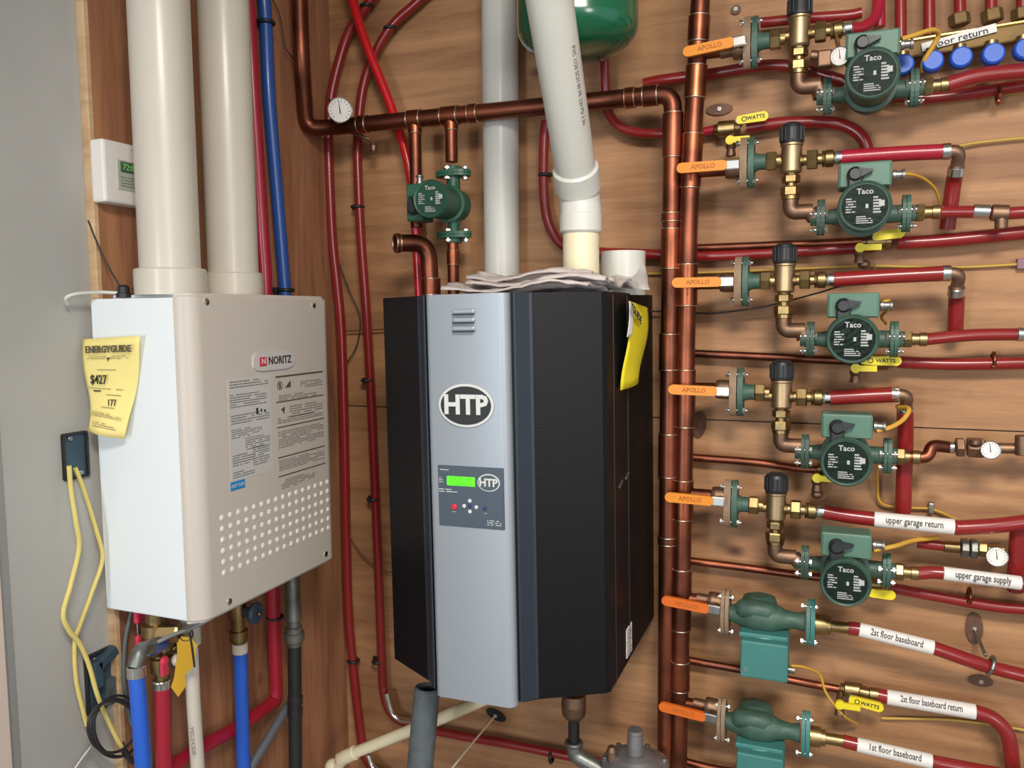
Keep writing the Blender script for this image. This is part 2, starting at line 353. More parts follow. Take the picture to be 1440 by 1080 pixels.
# yellow sheet on the boiler's side
def sheet(name, tl, tr_, br, bl, bulge, m, n=10, th=.0012, cut=None, nrm=X):
    tl, tr_, br, bl = map(Vector, (tl, tr_, br, bl)); mb = MB(); A = []; nrm = Vector(nrm)
    for j in range(n+1):
        for i in range(n+1):
            s, t = i/n, j/n; p = tl.lerp(tr_, s).lerp(bl.lerp(br, s), t); A.append(p+nrm*bulge(s, t))
    k = n+1; F_ = [[j*k+i, j*k+i+1, (j+1)*k+i+1, (j+1)*k+i] for j in range(n) for i in range(n)]
    B_ = [p-nrm*th for p in A]; N_ = k*k; rim = [i for i in range(k)]+[j*k+n for j in range(1, k)]+[n*k+i for i in range(n-1, -1, -1)]+[j*k for j in range(n-1, 0, -1)]
    mb.add(A+B_, F_+[[N_+a for a in f[::-1]] for f in F_]+[[rim[i], rim[(i+1) % len(rim)], N_+rim[(i+1) % len(rim)], N_+rim[i]] for i in range(len(rim))]); return mb
sf = lambda s, t: .004+.012*math.sin(PI*s)*t+.006*math.sin(5*t)
yt = thing('energy_sheet', 'bright yellow paper sheet hanging on the right side of the black boiler', 'paper', L(890, 485, SE))
P4 = [L(882, 423, SE+.002), L(909, 433, SE+.002), L(899, 535, SE+.002), L(874, 549, SE+.002)]
sheet('paper', *P4, sf, YPB).build('paper', YPB, yt)
sheet('strip', L(882, 424, SE+.004), L(887, 425, SE+.004), L(879, 473, SE+.004), L(875, 474, SE+.004), lambda s, t: sf(s*.2, t*.4)+.001, PAP).build('white_margin', PAP, yt)
c = L(895, 441, SE+.022); text_mesh('YGUIDE', .022, c, (Y+Z*-.35), Z, .0005, bold=.02, sx=1.3).build('lettering', INK, yt)
# crumpled newspapers and film on top of the boiler
pp = thing('folded_newspaper', 'loose folded newspapers lying on top of the black boiler', 'newspaper', (BX+.08, 1.7, BZ1))
random.seed(3)
for k, (x0, x1, y0, y1, zz) in enumerate(((-.12, .24, 1.49, 1.615, .002), (-.04, .245, 1.505, 1.62, .014), (-.05, .21, 1.53, 1.62, .027))):
    ph_ = random.uniform(0, 6)
    f = lambda s, t: .005*math.sin(9*s+ph_)+.004*math.sin(13*t+ph_*2)+.006*math.sin(4*s+3*t+ph_)+.006*random.random()
    if k == 0: tl, tr2 = (BX+x0+.04, y0-.015, BZ1+zz+.010), (BX+x1-.03, y0+.03, BZ1+zz+.010)
    else: tl, tr2 = (BX+x0, y0, BZ1+zz+.010), (BX+x1, y0+.02, BZ1+zz+.010)
    sheet('sheet', (BX+x0, y1, BZ1+zz+.010), (BX+x1, y1, BZ1+zz+.010), tr2, tl, f, NWS, n=16, th=.004, nrm=Z).build('folded_sheet', NWS, pp)
sheet('s', (BX+.195, 1.74, BZ1+.03), (BX+.262, 1.74, BZ1+.022), (BX+.25, 1.56, BZ1+.020), (BX+.18, 1.56, BZ1+.028), lambda s, t: .006*math.sin(11*t+3*s)+.005*random.random(), NWS, n=12, th=.006, nrm=Z).build('folded_sheet', NWS, pp)
fs = sheet('f', W(868, 372, .2), W(905, 366, .2), W(915, 408, .3), W(850, 404, .3), lambda s, t: .01*math.sin(9*s)+.008*math.sin(7*t+2), PLA, n=12, nrm=-Y)
solo('plastic_film', fs, PLA, 'crumpled clear plastic film draped beside the newspapers on boiler', 'plastic')
# ---------------------------------------------------------------- tankless water heater on the left wall
HE = .238; HX = XL+HE; HY0, HY1, HZ0, HZ1 = 1.163, 1.614, 1.5-.572, 1.5+.036
he = thing('water_heater', 'white and beige tankless water heater mounted on the left plywood wall', 'water heater', (XL+.12, 1.4, HZ0))
o_ = MB().box((XL+.104, (HY0+HY1)/2, (HZ0+HZ1)/2-.002), (.208, HY1-HY0, HZ1-HZ0), .003).build('casing', NOW, he); tag(o_, 'glossy white sheet metal casing')
R_ = .034
cp = [(XL+.205, HY0-.002)]+[(HX-R_+R_*math.sin(a*PI/16), HY0-.002+R_-R_*math.cos(a*PI/16)) for a in range(0, 9)]+[(HX-R_+R_*math.cos(a*PI/16), HY1+.002-R_+R_*math.sin(a*PI/16)) for a in range(0, 9)]+[(XL+.205, HY1+.002)]
bm = bmesh.new(); kk = len(cp)
va = [bm.verts.new((x, y, HZ0-.006)) for x, y in cp]; vb = [bm.verts.new((x, y, HZ1+.006)) for x, y in cp]
bm.faces.new(va[::-1]); bm.faces.new(vb)
for i in range(kk): bm.faces.new((va[i], va[(i+1) % kk], vb[(i+1) % kk], vb[i]))
bmesh.ops.recalc_face_normals(bm, faces=bm.faces)
eg = [e for e in bm.edges if (abs(e.verts[0].co.z-e.verts[1].co.z) < 1e-6) and min(e.verts[0].co.x, e.verts[1].co.x) > XL+.206]
bmesh.ops.bevel(bm, geom=eg, offset=.007, segments=3, affect='EDGES')
mb = MB(); bm.verts.ensure_lookup_table(); bm.verts.index_update(); mb.add([v.co.copy() for v in bm.verts], [[v.index for v in f.verts] for f in bm.faces], True); bm.free()
o_ = mb.build('front_cover', NOB, he); tag(o_, 'beige front cover with rounded vertical edges')
try: o_.data.set_sharp_from_angle(angle=.6)
except Exception: pass
MB().box((XL+.1, (HY0+HY1)/2, HZ1+.001), (.15, HY1-HY0-.06, .008), .002).build('top_plate', NOW, he)
def H(px, py, e=0): return L(px, py, HE+e)
dm = MB()
for r in range(6):
    for k in range(16):
        a = H(312, 728).lerp(H(460, 679), k/15); b = H(316, 805).lerp(H(460, 744), k/15)
        # even spacing along the cover
        y = H(312, 728).y*(1-k/15)+H(460, 679).y*k/15; z = (1-r/5)*(1.5+(H(312, 728).z-1.5)*1)+r/5*H(316, 805).z
        dm.lathe((HX-.001, y, z-.0), X, [(0, .0064), (.0024, .0056), (.0034, .0025)], 8)
tag(dm.build('vent_dimples', mat('dimple', (228, 220, 212), .4), he), None, None, None, 'stuff')
for a, b in ((290, 424), (441, 429), (322, 846), (458, 779)):
    MB().lathe(H(a, b)-X*.002, X, [(0, .007), (.004, .0065), (.005, .003)], 12).build('cover_screw', CHR, he)
# badge
c = H(384, 507)
b_ = MB().prism([(x_*.066, y_*.0195) for x_, y_ in [(math.copysign(abs(math.cos(t))**.4, math.cos(t)), math.copysign(abs(math.sin(t))**.6, math.sin(t))) for t in [2*PI*k/36 for k in range(36)]]], c, Y, Z, X, .0035).build('brand_badge', LAB, he)
sub(b_, MB().box(c+Y*-.037+X*.004, (.002, .021, .018), .0005), 'red_square', RBA)
sub(b_, text_mesh('N', .016, c+Y*-.037+X*.0056, Y, Z, .0003, bold=.02), 'white_initial', WHI)
sub(b_, text_mesh('NORITZ', .0225, c+Y*.018+X*.0042, Y, Z, .0004, bold=.015, sx=.92), 'lettering', INK)
# grey data label and the printed warnings
def HL(a, b): return (H(a[0], a[1]), H(b[0], b[1]))
def quad_center(tl, br): p, q = H(*tl), H(*br); return (p+q)/2, abs(q.y-p.y), abs(q.z-p.z)
c, w_, h_ = quad_center((319, 532), (384, 663)); h_ *= .98
lb = MB().box(c, (.001, w_, h_), .0002).build('data_label', LAB, he)
dm = MB()
for (fy, fz, fw, fh, n_) in ((0, .44, .9, .08, 3), (-.03, .28, .85, .14, 6), (.0, .1, .9, .1, 4), (-.1, -.04, .7, .1, 5), (.15, -.16, .85*.7, .13, 6), (-.2, -.3, .5, .12, 5), (.22, -.3, .4, .2, 9), (-.2, -.44, .5, .07, 3)):
    dashes(dm, c+Y*fy*w_+Z*fz*h_+X*.0006, Y, Z, X, w_*fw, h_*fh, n_, .9, .4)
sub(lb, dm, 'fine_print', mat('grey_ink', (112, 110, 108), .7))
sub(lb, MB().box(c+Y*.02*1+Z*.03+X*.0009, (.001, .006, .012), 0).box(c+Y*.033+Z*.03+X*.0009, (.001, .004, .006), 0).box(c+Y*.044+Z*.028+X*.0009, (.001, .005, .005), 0), 'symbols', INK)
c, w_, h_ = quad_center((387, 525), (458, 680))
dm = MB(); db = MB(); di = MB()
for k, fz in enumerate((.47, .27, .07, -.17, -.32)):
    db.box(c+Z*fz*h_+X*.0004, (.0008, w_, .0034 if k == 0 else .0022), 0)
for fz, fh, n_, fy, fw in ((.385, .06, 4, .25, .5), (.30, .05, 3, -.05, .8), (.18, .1, 5, .12, .72), (-.03, .14, 9, 0, .97), (-.235, .09, 6, 0, .97), (-.39, .08, 5, -.1, .7)):
    dashes(dm, c+Z*fz*h_+Y*fy*w_+X*.0003, Y, Z, X, w_*fw, h_*fh, n_, .92, .4)
dashes(dm, c+Z*.12*h_+X*.0003, Y, Z, X, w_*.97, h_*.05, 3, .92, .4)
db.build('warning_rule', INB, he); dm.build('warning_print', mat('brown_grey_ink', (124, 112, 104), .7), he)
q = c+Z*.40*h_+Y*-.42*w_+X*.0005
di.torus(q, X, .0085, .0008, 20).box(q, (.0008, .006, .011), 0).prism([(-.009, -.006), (.010, -.006), (.010, .008)], q+Y*.026, Y, Z, X, .0008).prism([(-.006, .003), (.008, .007), (.004, -.008), (0, -.001)], c+Z*.20*h_+Y*-.38*w_, Y, Z, X, .0008)
di.build('pictogram', INB, he)
c = H(334.5, 682)
o_ = MB().box(c, (.0012, .042, .018), .0005).build('blue_mark', BLB, he); sub(o_, text_mesh('NSF GAS', .0095, c+X*.001, Y, Z, .0002), 'lettering', WHI)
# yellow energy guide sheet on the white side
YF = HY0-.006
def Q(px, py, dy=0): r = ray(px, py); return CAM + r*((YF-dy)/r.y)
eg_ = thing('energy_guide_sheet', 'pale yellow energy guide sheet taped to white side of the water heater', 'paper', Q(155, 540))
gf = lambda s, t: .004+.018*t*math.sin(PI*min(1, s*.9+.1))*.8+.006*math.sin(6*t+2*s)+.02*t*t*(1-s)
sheet('p', Q(118, 477), Q(202, 472), Q(181, 616), Q(140, 602), gf, YPA, n=14, nrm=-Y).build('paper', YPA, eg_)
def gp(s, t, up=.001):
    tl, t_r, br, bl = Q(118, 477), Q(202, 472), Q(181, 616), Q(140, 602)
    return tl.lerp(t_r, s).lerp(bl.lerp(br, s), t)-Y*(gf(s, t)+up)
text_mesh('ENERGYGUIDE', .0175, gp(.53, .12, .005), gp(.9, .13)-gp(.1, .13), Z, .0006, bold=.035, sx=.95).build('title_lettering', mat('olive_ink', (92, 84, 62), .7), eg_)
text_mesh('$427', .024, gp(.32, .44, .004), X, Z, .0005, bold=.01, sx=.85).build('price_lettering', INK, eg_)
text_mesh('177', .018, gp(.60, .67, .003), X, Z, .0005, sx=.85).build('figure_lettering', INK, eg_)
dm = MB()
for s, t, w2, h2, n_ in ((.5, .2, .10, .008, 2), (.55, .33, .06, .004, 1), (.5, .53, .10, .004, 1), (.6, .59, .04, .004, 1), (.64, .72, .05, .004, 1), (.5, .80, .075, .010, 3), (.55, .9, .05, .012, 3)):
    dashes(dm, gp(s, t, .002), (gp(min(1, s+.2), t)-gp(s-.2, t)).normalized(), Z, -Y, w2, h2, n_, .9, .35)
dm.build('fine_print', INY, eg_)
o_ = MB().prism([(-.009, -.0012), (.009, -.0012), (.009, .0012), (-.009, .0012)], gp(.26, .56, .003), X, Z, -Y, .0004).prism([(0, -.006), (.003, 0), (.006, .003), (-.001, .002)], gp(.52, .215, .004), X, Z, -Y, .0004).build('arrow_mark', INK, eg_)
# flues out of the heater
def vpipe(px, py, e, r, ztop, label, cr, ch):
    b = L(px, py, e); b.z = HZ1+.004
    t = thing('flue_pipe', label, 'pipe', b, 'white flue pipes above the water heater')
    MB().cyl(b, (b.x, b.y, ztop), r, 36).build('pipe', PVC, t)
    MB().lathe(b, Z, [(0, cr), (ch-.003, cr), (ch, cr-.003), (ch, r+.001)], 36).build('collar', PVC, t); return b
FL1 = vpipe(241, 413, .135, .0555, 2.69, 'thick white flue pipe nearest the grey drywall, rising from the water heater', .066, .05)
FL2 = vpipe(329, 410, .135, .052, 2.69, 'second thick white flue pipe, between first flue and the crimson pipe', .060, .05)
# thermostat behind the flues
def LB(px, py, e): return L(px, py, e)
tc_ = L(170, 240, .018)
y0_, y1_ = L(146, 240, .034).y, L(146, 240, .034).y+.125; z0_, z1_ = L(146, 283, .034).z, L(146, 194, .034).z
cc = Vector((XL+.017, (y0_+y1_)/2, (z0_+z1_)/2))
th = thing('thermostat', 'white wall thermostat with green display on plywood behind the flue', 'thermostat', cc)
MB().box(cc, (.034, y1_-y0_, z1_-z0_), .005).build('housing', PAP, th)
f_ = MB().box(cc+X*.017+Y*.004-Z*.004, (.002, .07, .058), .001).build('inset_plate', mat('sage_plate', (168, 176, 164), .5), th)
o_ = MB().box(cc+X*.018+Y*-.004+Z*.012, (.003, .04, .020), .001).build('display', mat('display_dark', (70, 92, 68), .3), th)
sub(o_, text_mesh('72:00', .016, cc+X*.020+Y*-.002+Z*.012, Y, Z, .0003, bold=.01), 'display_digits', WGN)
for dz in (.016, .003): MB().box(cc+X*.018+Y*.034+Z*dz, (.003, .008, .006), .001).build('button', INF, th)
dm = MB(); dashes(dm, cc+X*.0185-Z*.016, Y, Z, X, .05, .022, 4, .9, .3); dashes(dm, cc+X*.0175+Y*.02+Z*.048, Y, Z, X, .03, .004, 1); dm.build('fine_print', INF, th)
# ---------------------------------------------------------------- pipes
def run(name, label, pts, r, m, cat='pipe', group=None, seg=12, smooth=True, rad=None, n=8):
    P_ = carry_on(curve(pts, n) if smooth else (fillet(pts, rad) if rad else pts))
    return solo(name, MB().tube(P_, r, seg), m, label, cat, group)
def sleeve(a, b, r, ring=True): # copper fitting sleeve between a and b
    mb = MB(); a, b = Vector(a), Vector(b); mb.cyl(a, b, r, 18); return mb
# main copper lines
def copper(name, label, pts, r, sleeves, rad=.03, group=None, m=COP):
    t = thing(name, label, 'pipe', pts[0], group); pts = carry_on(pts); MB().tube(fillet(pts, rad, 8), r, 22).build('pipe', m, t)
    for a, b, *mm in sleeves:
        a, b = Vector(a), Vector(b); s = MB().cyl(a, b, r*1.13, 22).build('coupling', mm[0] if mm else COPN, t)
        d = (b-a).normalized(); sub(s, MB().torus(a, d, r*1.06, r*.09), 'solder_ring', SOLD); sub(s, MB().torus(b, d, r*1.06, r*.09), 'solder_ring', SOLD)
    return t
DR = .125
RX1 = W(962, 500, DR).x; RX2 = W(940.5, 500, DR).x
zz = lambda px, py: W(px, py, DR).z
V = Vector; yR = YW-DR
RXT = W(984, 5, DR).x
def rp(py): # riser centre at picture height
    z = W(962, py, DR).z; a = W(985, 0, DR); b = W(968, 300, DR); c2 = W(955, 1000, DR)
    if z > b.z: t = (z-b.z)/(a.z-b.z); return V((b.x+(a.x-b.x)*t, yR, z))
    t = (z-b.z)/(c2.z-b.z); return V((b.x+(c2.x-b.x)*t, yR, z))
sl = [(rp(26), rp(62)), (rp(95), rp(140)), (rp(190), rp(265)), (rp(372), rp(430)), (rp(520), rp(600), COP), (rp(675), rp(730)), (rp(800), rp(885), COP), (rp(930), rp(970))]
copper('copper_riser', 'thick vertical copper supply riser crossed by the orange valve handles', [rp(-60), rp(150), rp(300), rp(500), rp(1000), rp(1180)], .021, sl, .2)
hz = W(930, 133, DR).z
def hp(px, py=None):  # point on header
    r = ray(px, 150); k = yR/r.y; z = W(440, 182, DR).z*(1-(px-440)/490)+hz*((px-440)/490); return V((r.x*k, yR, z))
sl = [(hp(575), hp(592)), (hp(622), hp(644)), (hp(660), hp(672)), (hp(505), hp(516)), (hp(880), hp(893))]
r2 = lambda py: V((W(941, 500, DR).x+(W(946, 200, DR).x-W(941, 500, DR).x)*(W(941, 500, DR).z-W(941, py, DR).z)/(W(941, 500, DR).z-W(941, 200, DR).z)*1.0 if py < 500 else W(941, 500, DR).x, yR, W(941, py, DR).z))
corner = V((r2(200).x, yR, hz))
HEAD = [L(420, -40, .05), L(424, 80, .05), V((hp(438).x-.005, yR-.02, hp(438).z)), hp(470), corner, r2(300), r2(600), r2(1180)]
sl += [(r2(222), r2(160), COP), (r2(300), r2(312), COP), (r2(322), r2(378)), (r2(470), r2(520), COP), (r2(610), r2(670), COP), (r2(755), r2(765), COP), (hp(925), hp(905), COP)]
copper('copper_header', 'copper header running from left corner across and down beside the riser', HEAD, .0205, sl, .035)
# tees down from header
a = hp(583); copper('copper_drop', 'copper drop pipe from the header down behind the dark green pump', [a, V((a.x, a.y, W(583, 262, DR).z)), V((a.x, a.y, W(583, 320, DR).z))], .0155, [(a-Z*.012, a-Z*.035)])
PX = hp(634).x
copper('pump_inlet_pipe', 'short copper stub between header and top flange of dark green pump', [hp(634), V((PX, yR, W(634, 228, DR).z))], .0155, [(V((PX, yR, hp(634).z-.012)), V((PX, yR, hp(634).z-.035)))])
copper('pump_outlet_pipe', 'straight copper pipe from dark green pump down into boiler top', [V((PX, yR, W(637, 334, DR).z)), V((PX, yR-.0, BZ1-.01))], .0145, [(V((PX, yR, W(637, 352, DR).z)), V((PX, yR, W(637, 372, DR).z)))])
e1, e2, e3 = W(556, 342, .22), W(602, 342, .16), None
e2b = V((e2.x+.006, e2.y, BZ1)); copper('copper_elbow_pipe', 'copper elbow stub rising from boiler top and pointing left', [e1, e2, e2b], .0215, [(e1, e1+(e2-e1)*.12, COP), (e2b+Z*.01, e2b+Z*.05, COP)], .045)
# left riser gauge
def gauge(label, c, r, nrm, stem_to, group='round dial gauges'):
    nrm = Vector(nrm).normalized(); t = thing('pressure_gauge', label, 'gauge', c, group); c = Vector(c)
    MB().lathe(c-nrm*.016, nrm, [(0, r*.9), (.002, r), (.018, r), (.019, r*.93), (.0165, r*.9)], 28).build('case', CHR, t)
    f = MB().lathe(c+nrm*.0005, nrm, [(0, r*.9), (.0012, r*.9)], 28).build('dial', PAP, t)
    u = nrm.cross(Z).normalized()*-1; v = u.cross(nrm).normalized()*1
    if v.z < 0: v = -v
    tk = MB()
    for k in range(14):
        a = math.radians(-135+270*k/13); d = u*math.sin(a)+v*math.cos(a); s_ = d.cross(nrm)
        tk.add([c+nrm*.0022+d*r*.65+s_*r*.02, c+nrm*.0022+d*r*.82+s_*r*.02, c+nrm*.0022+d*r*.82-s_*r*.02, c+nrm*.0022+d*r*.65-s_*r*.02], [[0, 1, 2, 3]], False)
    sub(f, tk, 'tick_marks', INK)
    sub(f, MB().prism([(-r*.05, -r*.25), (r*.05, -r*.25), (r*.015, r*.7), (-r*.015, r*.7)], c+nrm*.0022, (u+v*.1).normalized(), (v-u*.1).normalized(), nrm, .0006), 'needle', INK)
    MB().tube([c-nrm*.008, Vector(stem_to)], r*.25, 10).build('stem', BRA, t); return t
g = W(478, 155, .21); gauge('round white dial gauge on the copper header near the corner', g, .031, CAM-g, hp(474))
# vents
b = W(706, 382, .055); t = thing('vent_pipe', 'straight white vent pipe passing behind the copper header', 'pipe', b)
MB().cyl(V((b.x, YW-.055, BZ1+.002)), V((b.x, YW-.055, 2.69)), .0455, 36).build('pipe', PVG, t)
MB().cyl(V((b.x, YW-.055, BZ1+.001)), V((b.x, YW-.055, BZ1+.045)), .052, 36).build('collar', GRY, t)
VB = V((W(818, 385, .33).x, YW-.33, BZ1)); 
t = thing('leaning_vent_pipe', 'white vent pipe leaning left above couplings on the black boiler', 'pipe', VB)
k1, k2, k3 = D(817, 375, ray(817, 375).y and (VB-CAM).dot(FW)), None, None
dep = (VB-CAM).dot(FW)
p0, p1, p2, p3 = VB, D(817, 296, dep), D(814, 268, dep), D(768, -30, 1.40)
p0 = V((p1.x, p1.y, BZ1))
MB().cyl(p0, p1, .0385, 36).build('lower_pipe', PVY, t)
MB().lathe(V((p1.x, p1.y, D(817, 328, dep).z)), Z, [(0, .041), (.004, .045), (.040, .045), (.044, .0405)], 36).build('lower_coupling', PVG, t)
dirn = (p3-p2).normalized()
MB().tube([V((p1.x, p1.y, D(817, 312, dep).z)), p1, p2-dirn*.01, p2+dirn*.05], .0435, 36).build('elbow', PVG, t)
MB().lathe(p2+dirn*.005, dirn, [(0, .045), (.003, .048), (.050, .048), (.054, .043)], 36).build('upper_coupling', PVG, t)
up = MB().tube([p2, p3+dirn*.35], .0418, 36).build('upper_pipe', PVG, t)
nn = (CAM-(p2+p3)/2); nn = (nn-dirn*nn.dot(dirn)).normalized(); side = dirn.cross(nn).normalized()
o3 = p2+dirn*.25+(nn*.72-side*.69 if side.x < 0 else nn*.72+side*.69)*.0424
n3 = (o3-(p2+dirn*.25)).normalized()
sub(up, text_mesh('PVC 1120 SCH 40 PR 220 PSI 3 IN', .0125, o3, -dirn, (-dirn).cross(n3)*-1, .0003, sx=.9), 'lettering', INF)
c = V((W(876, 380, .2).x, YW-.2, BZ1)); t = thing('pvc_stub', 'short open white pipe stub on back right of boiler top', 'pipe', c)
MB().lathe(c, Z, [(0, .050), (W(876, 354, .2).z-BZ1, .050), (W(876, 354, .2).z-BZ1, .044), (.02, .044)], 36).build('stub', PVG, t)
# expansion tank
c = W(812, 20, .28); r = .128; zb = W(812, 97, .2).z
t = thing('expansion_tank', 'glossy green expansion tank hanging above the copper header', 'tank', (c.x, c.y, zb))
MB().lathe((c.x, c.y, zb), Z, [(0, .02), (.003, .055), (.010, .085), (.022, .107), (.036, .120), (.05, .127), (.062, .128), (.45, .128), (.5, .10)], 48, sharp=False).build('shell', TNK, t)
a = V((c.x+.06, YW-.05, c.z-.02)); run('tank_drop_pipe', 'dark crimson pex drop below the green tank curving behind the header', [W(850, 80, .06), W(852, 130, .05), W(856, 158, .04), W(872, 178, .04), W(900, 187, .04), W(946, 188, .04)], .0115, RED)
# red pex on the back wall, left part
G1 = 'red pex lines on the back wall left of the boiler'
run('pex_pipe', 'bright red pex crossing diagonally in front of the other two near corner', [W(488, -30, .07), W(497, 5, .07), W(514, 60, .07), W(548, 145, .055), W(573, 225, .05), W(583, 300, .04), W(589, 400, .03), W(592, 470, .03)], .0125, REB, 'pipe', G1)
run('pex_pipe', 'red pex nearest the room corner running full height behind the gauge', [W(535, -20, .03), W(515, 10, .03), W(490, 47, .03), W(472, 105, .03), W(464, 150, .03), W(462, 210, .03), W(467, 330, .03), W(474, 400, .03), W(480, 470, .03), W(484, 600, .03), W(487, 760, .03), W(490, 860, .03), W(496, 930, .03), W(507, 1030, .03), W(514, 1062, .03), W(535, 1100, .03)], .0135, RED, 'pipe', G1)
run('pex_pipe', 'second red pex from the corner, bending right below the boiler', [W(612, -20, .03), W(585, 5, .03), W(550, 38, .03), W(523, 85, .03), W(509, 130, .03), W(503, 200, .03), W(504, 260, .03), W(508, 340, .03), W(516, 450, .03), W(522, 560, .03), W(528, 700, .03), W(532, 800, .03), W(537, 930, .03), W(540, 975, .03), W(552, 1005, .035), W(580, 1020, .04), W(640, 1033, .04), W(720, 1047, .04), W(800, 1063, .04), W(900, 1083, .04), W(1000, 1105, .04)], .0125, RED, 'pipe', G1)
for pts, l in (([(543, 975), (550, 1000), (562, 1012), (580, 1014)], 'upper'), ([(517, 1062), (524, 1078), (540, 1090)], 'lower')):
    solo('bend_support', MB().tube(curve([W(a, b, .047) for a, b in pts]), .0085, 10), CHR, 'shiny metal bend support, %s one, hugging a red pex bend bottom left' % l, 'bracket', 'metal bend supports')
for a, b, l in ((516, 9, 'black clamp on red pex at the top edge near the corner'), (549, 40, 'black clamp on curving red pex above the header'), (503, 291, 'clamp on second red pex beside small green pump level'), (517, 535, 'clamp on second red pex beside the boiler upper half'), (525, 702, 'clamp on second red pex beside boiler display height'), (497, 929, 'clamp on red pex nearest corner near boiler bottom'), (532, 930, 'clamp on second red pex near boiler bottom')):
    c = W(a, b, .03); t = thing('pipe_clamp', l, 'clamp', c, 'small pipe clamps left of boiler')
    MB().torus(c, Z, .0155, .0045, 16).build('ring', BLK, t); MB().box(c+Y*.016-X*.012, (.03, .006, .012), .002).build('foot', BLK, t)
run('loose_wire', 'thin dark wire loosely crossing wall between corner and boiler top', [W(478, 372, .02), W(492, 410, .02), W(505, 440, .02), W(506, 465, .02), W(500, 490, .02), W(488, 510, .02)], .0018, BWI, 'wire', None, 6)
run('thin_cable', 'thin brown cable going behind the boiler just left of it', [W(478, 466, .02), W(505, 465, .02), W(560, 462, .02)], .0018, mat('brown_wire', (96, 62, 46), .6), 'wire', None, 6)
run('thin_cable', 'thin reddish cable curving behind the boiler at lower left side', [W(484, 740, .02), W(505, 775, .02), W(530, 798, .02), W(560, 808, .02)], .0018, MATS['brown_wire'], 'wire', None, 6)
run('thin_cable', 'thin dark cable beside blue pex running past corner riser to gauge', [L(372, -20, .02), L(393, 20, .02), L(400, 60, .02), L(410, 80, .02), W(448, 125, .02), W(470, 145, .08)], .0016, BWI, 'wire', None, 6)
# hanging latch below gauge
t = thing('valve_stub', 'small dark drain stub with lever hanging below the header', 'valve', W(520, 195, .08)); MB().tube([W(492, 186, .11), W(505, 190, .11), W(520, 196, .10)], .0045, 8).build('lever', BRZ, t); MB().lathe(W(525, 200, .08), -Z, [(0, .006), (.01, .010), (.022, .010), (.03, .006)], 14).build('body', BRZ, t)
# pex on the left wall
G2 = 'pex lines on the left wall'
run('wall_pex_pipe', 'crimson pex on left wall running behind the water heater', [L(346, -30, .03), L(350, 20, .03), L(358, 160, .03), L(369, 330, .03), L(374, 420, .03), L(380, 700, .035), L(384, 820, .035), L(387, 930, .035), L(388, 978, .035), L(380, 990, .035), L(335, 1022, .035), L(285, 1050, .035), L(200, 1105, .035)], .0165, REL, 'pipe', G2)
run('wall_pex_pipe', 'dark blue pex on left wall right of the crimson pex', [L(367, -30, .03), L(373, 20, .03), L(378, 130, .03), L(387, 240, .03), L(396, 350, .03), L(402, 430, .03), L(408, 560, .03)], .0155, BLD, 'pipe', G2)
for a, b in ((374, 32), (402, 408)):
    c = L(a, b, .03); t = thing('blue_pipe_clamp', 'black clamp on blue pex %s' % ('near the top edge' if b < 100 else 'just above the water heater'), 'clamp', c, 'clamps on the blue pex'); MB().torus(c, Z, .018, .005, 16).build('ring', BLK, t); MB().box(c-X*.018, (.014, .05, .014), .002).build('foot', BLK, t)
c = L(387, 868, .035); t = thing('crimson_pipe_clamp', 'black clamp on crimson pex below the water heater', 'clamp', c); MB().torus(c, Z, .019, .004, 16).build('ring', BLK, t)
# ---------------------------------------------------------------- mixing stations: prototypes (local axes: x along the wall, y into it, z up)
HANG = {}
def make_ball_valve():
    t = thing('ball_valve', 'x', 'valve', (0, 0, 0), 'orange handled ball valves on the riser')
    MB().lathe((-.055, 0, 0), X, [(0, .013), (.025, .013), (.026, .020), (.034, .022), (.050, .022), (.058, .020), (.06, .016), (.075, .016)], 18).build('body', BRZ, t)
    MB().cyl((0-.008, -.012, 0), (-.008, -.052, 0), .007, 12).build('stem', BRA, t)
    MB().box((-.010, -.052, 0), (.030, .008, .022), .003).build('stem_nut', CHR, t)
    h = [(-.026, -.0105)]+[(-.116+.011*math.cos(a), .011*math.sin(a)) for a in [PI*1.5-PI*k/10 for k in range(11)]]+[(-.026, .0105), (-.020, .006), (-.020, -.006)]
    hd = MB().prism(h, (0, -.058, 0), X, Z, Y, .009).build('handle', ORA, t)
    sub(hd, text_mesh('APOLLO', .0135, (-.070, -.0585, 0), X, Z, .0003, bold=.02, sx=1.0), 'lettering', mat('rust_ink', (170, 90, 10), .6)); return t
def bolt(mb, a, d, l, r=.0055): a = Vector(a); mb.hexn(a-d*.006, a, r*1.25).cyl(a, a+d*l, r*.6, 8).hexn(a+d*l*.72, a+d*l*.9, r*1.2)
def make_flange():
    t = thing('flange_union', 'x', 'flange', (0, 0, 0), 'bolted flange unions beside the orange valves')
    MB().oval((-.017, 0, 0), Y, Z, X, .028, .055, .015, 28).build('tan_plate', TAN, t)
    MB().oval((0, 0, 0), Y, Z, X, .026, .055, .012, 28).build('green_plate', GRN, t)
    MB().lathe((.012, 0, 0), X, [(0, .021), (.010, .017), (.024, .017), (.026, .015)], 18).build('neck', GRN, t)
    for s in (1, -1):
        b = MB(); bolt(b, (-.020, -.012, .040*s), X, .042); b.build('bolt', CHR, t)
    MB().hexn((.036, 0, 0), (.058, 0, 0), .021).lathe((.057, 0, 0), X, [(0, .012), (.010, .012)], 14).build('union_nut', BRA, t); return t
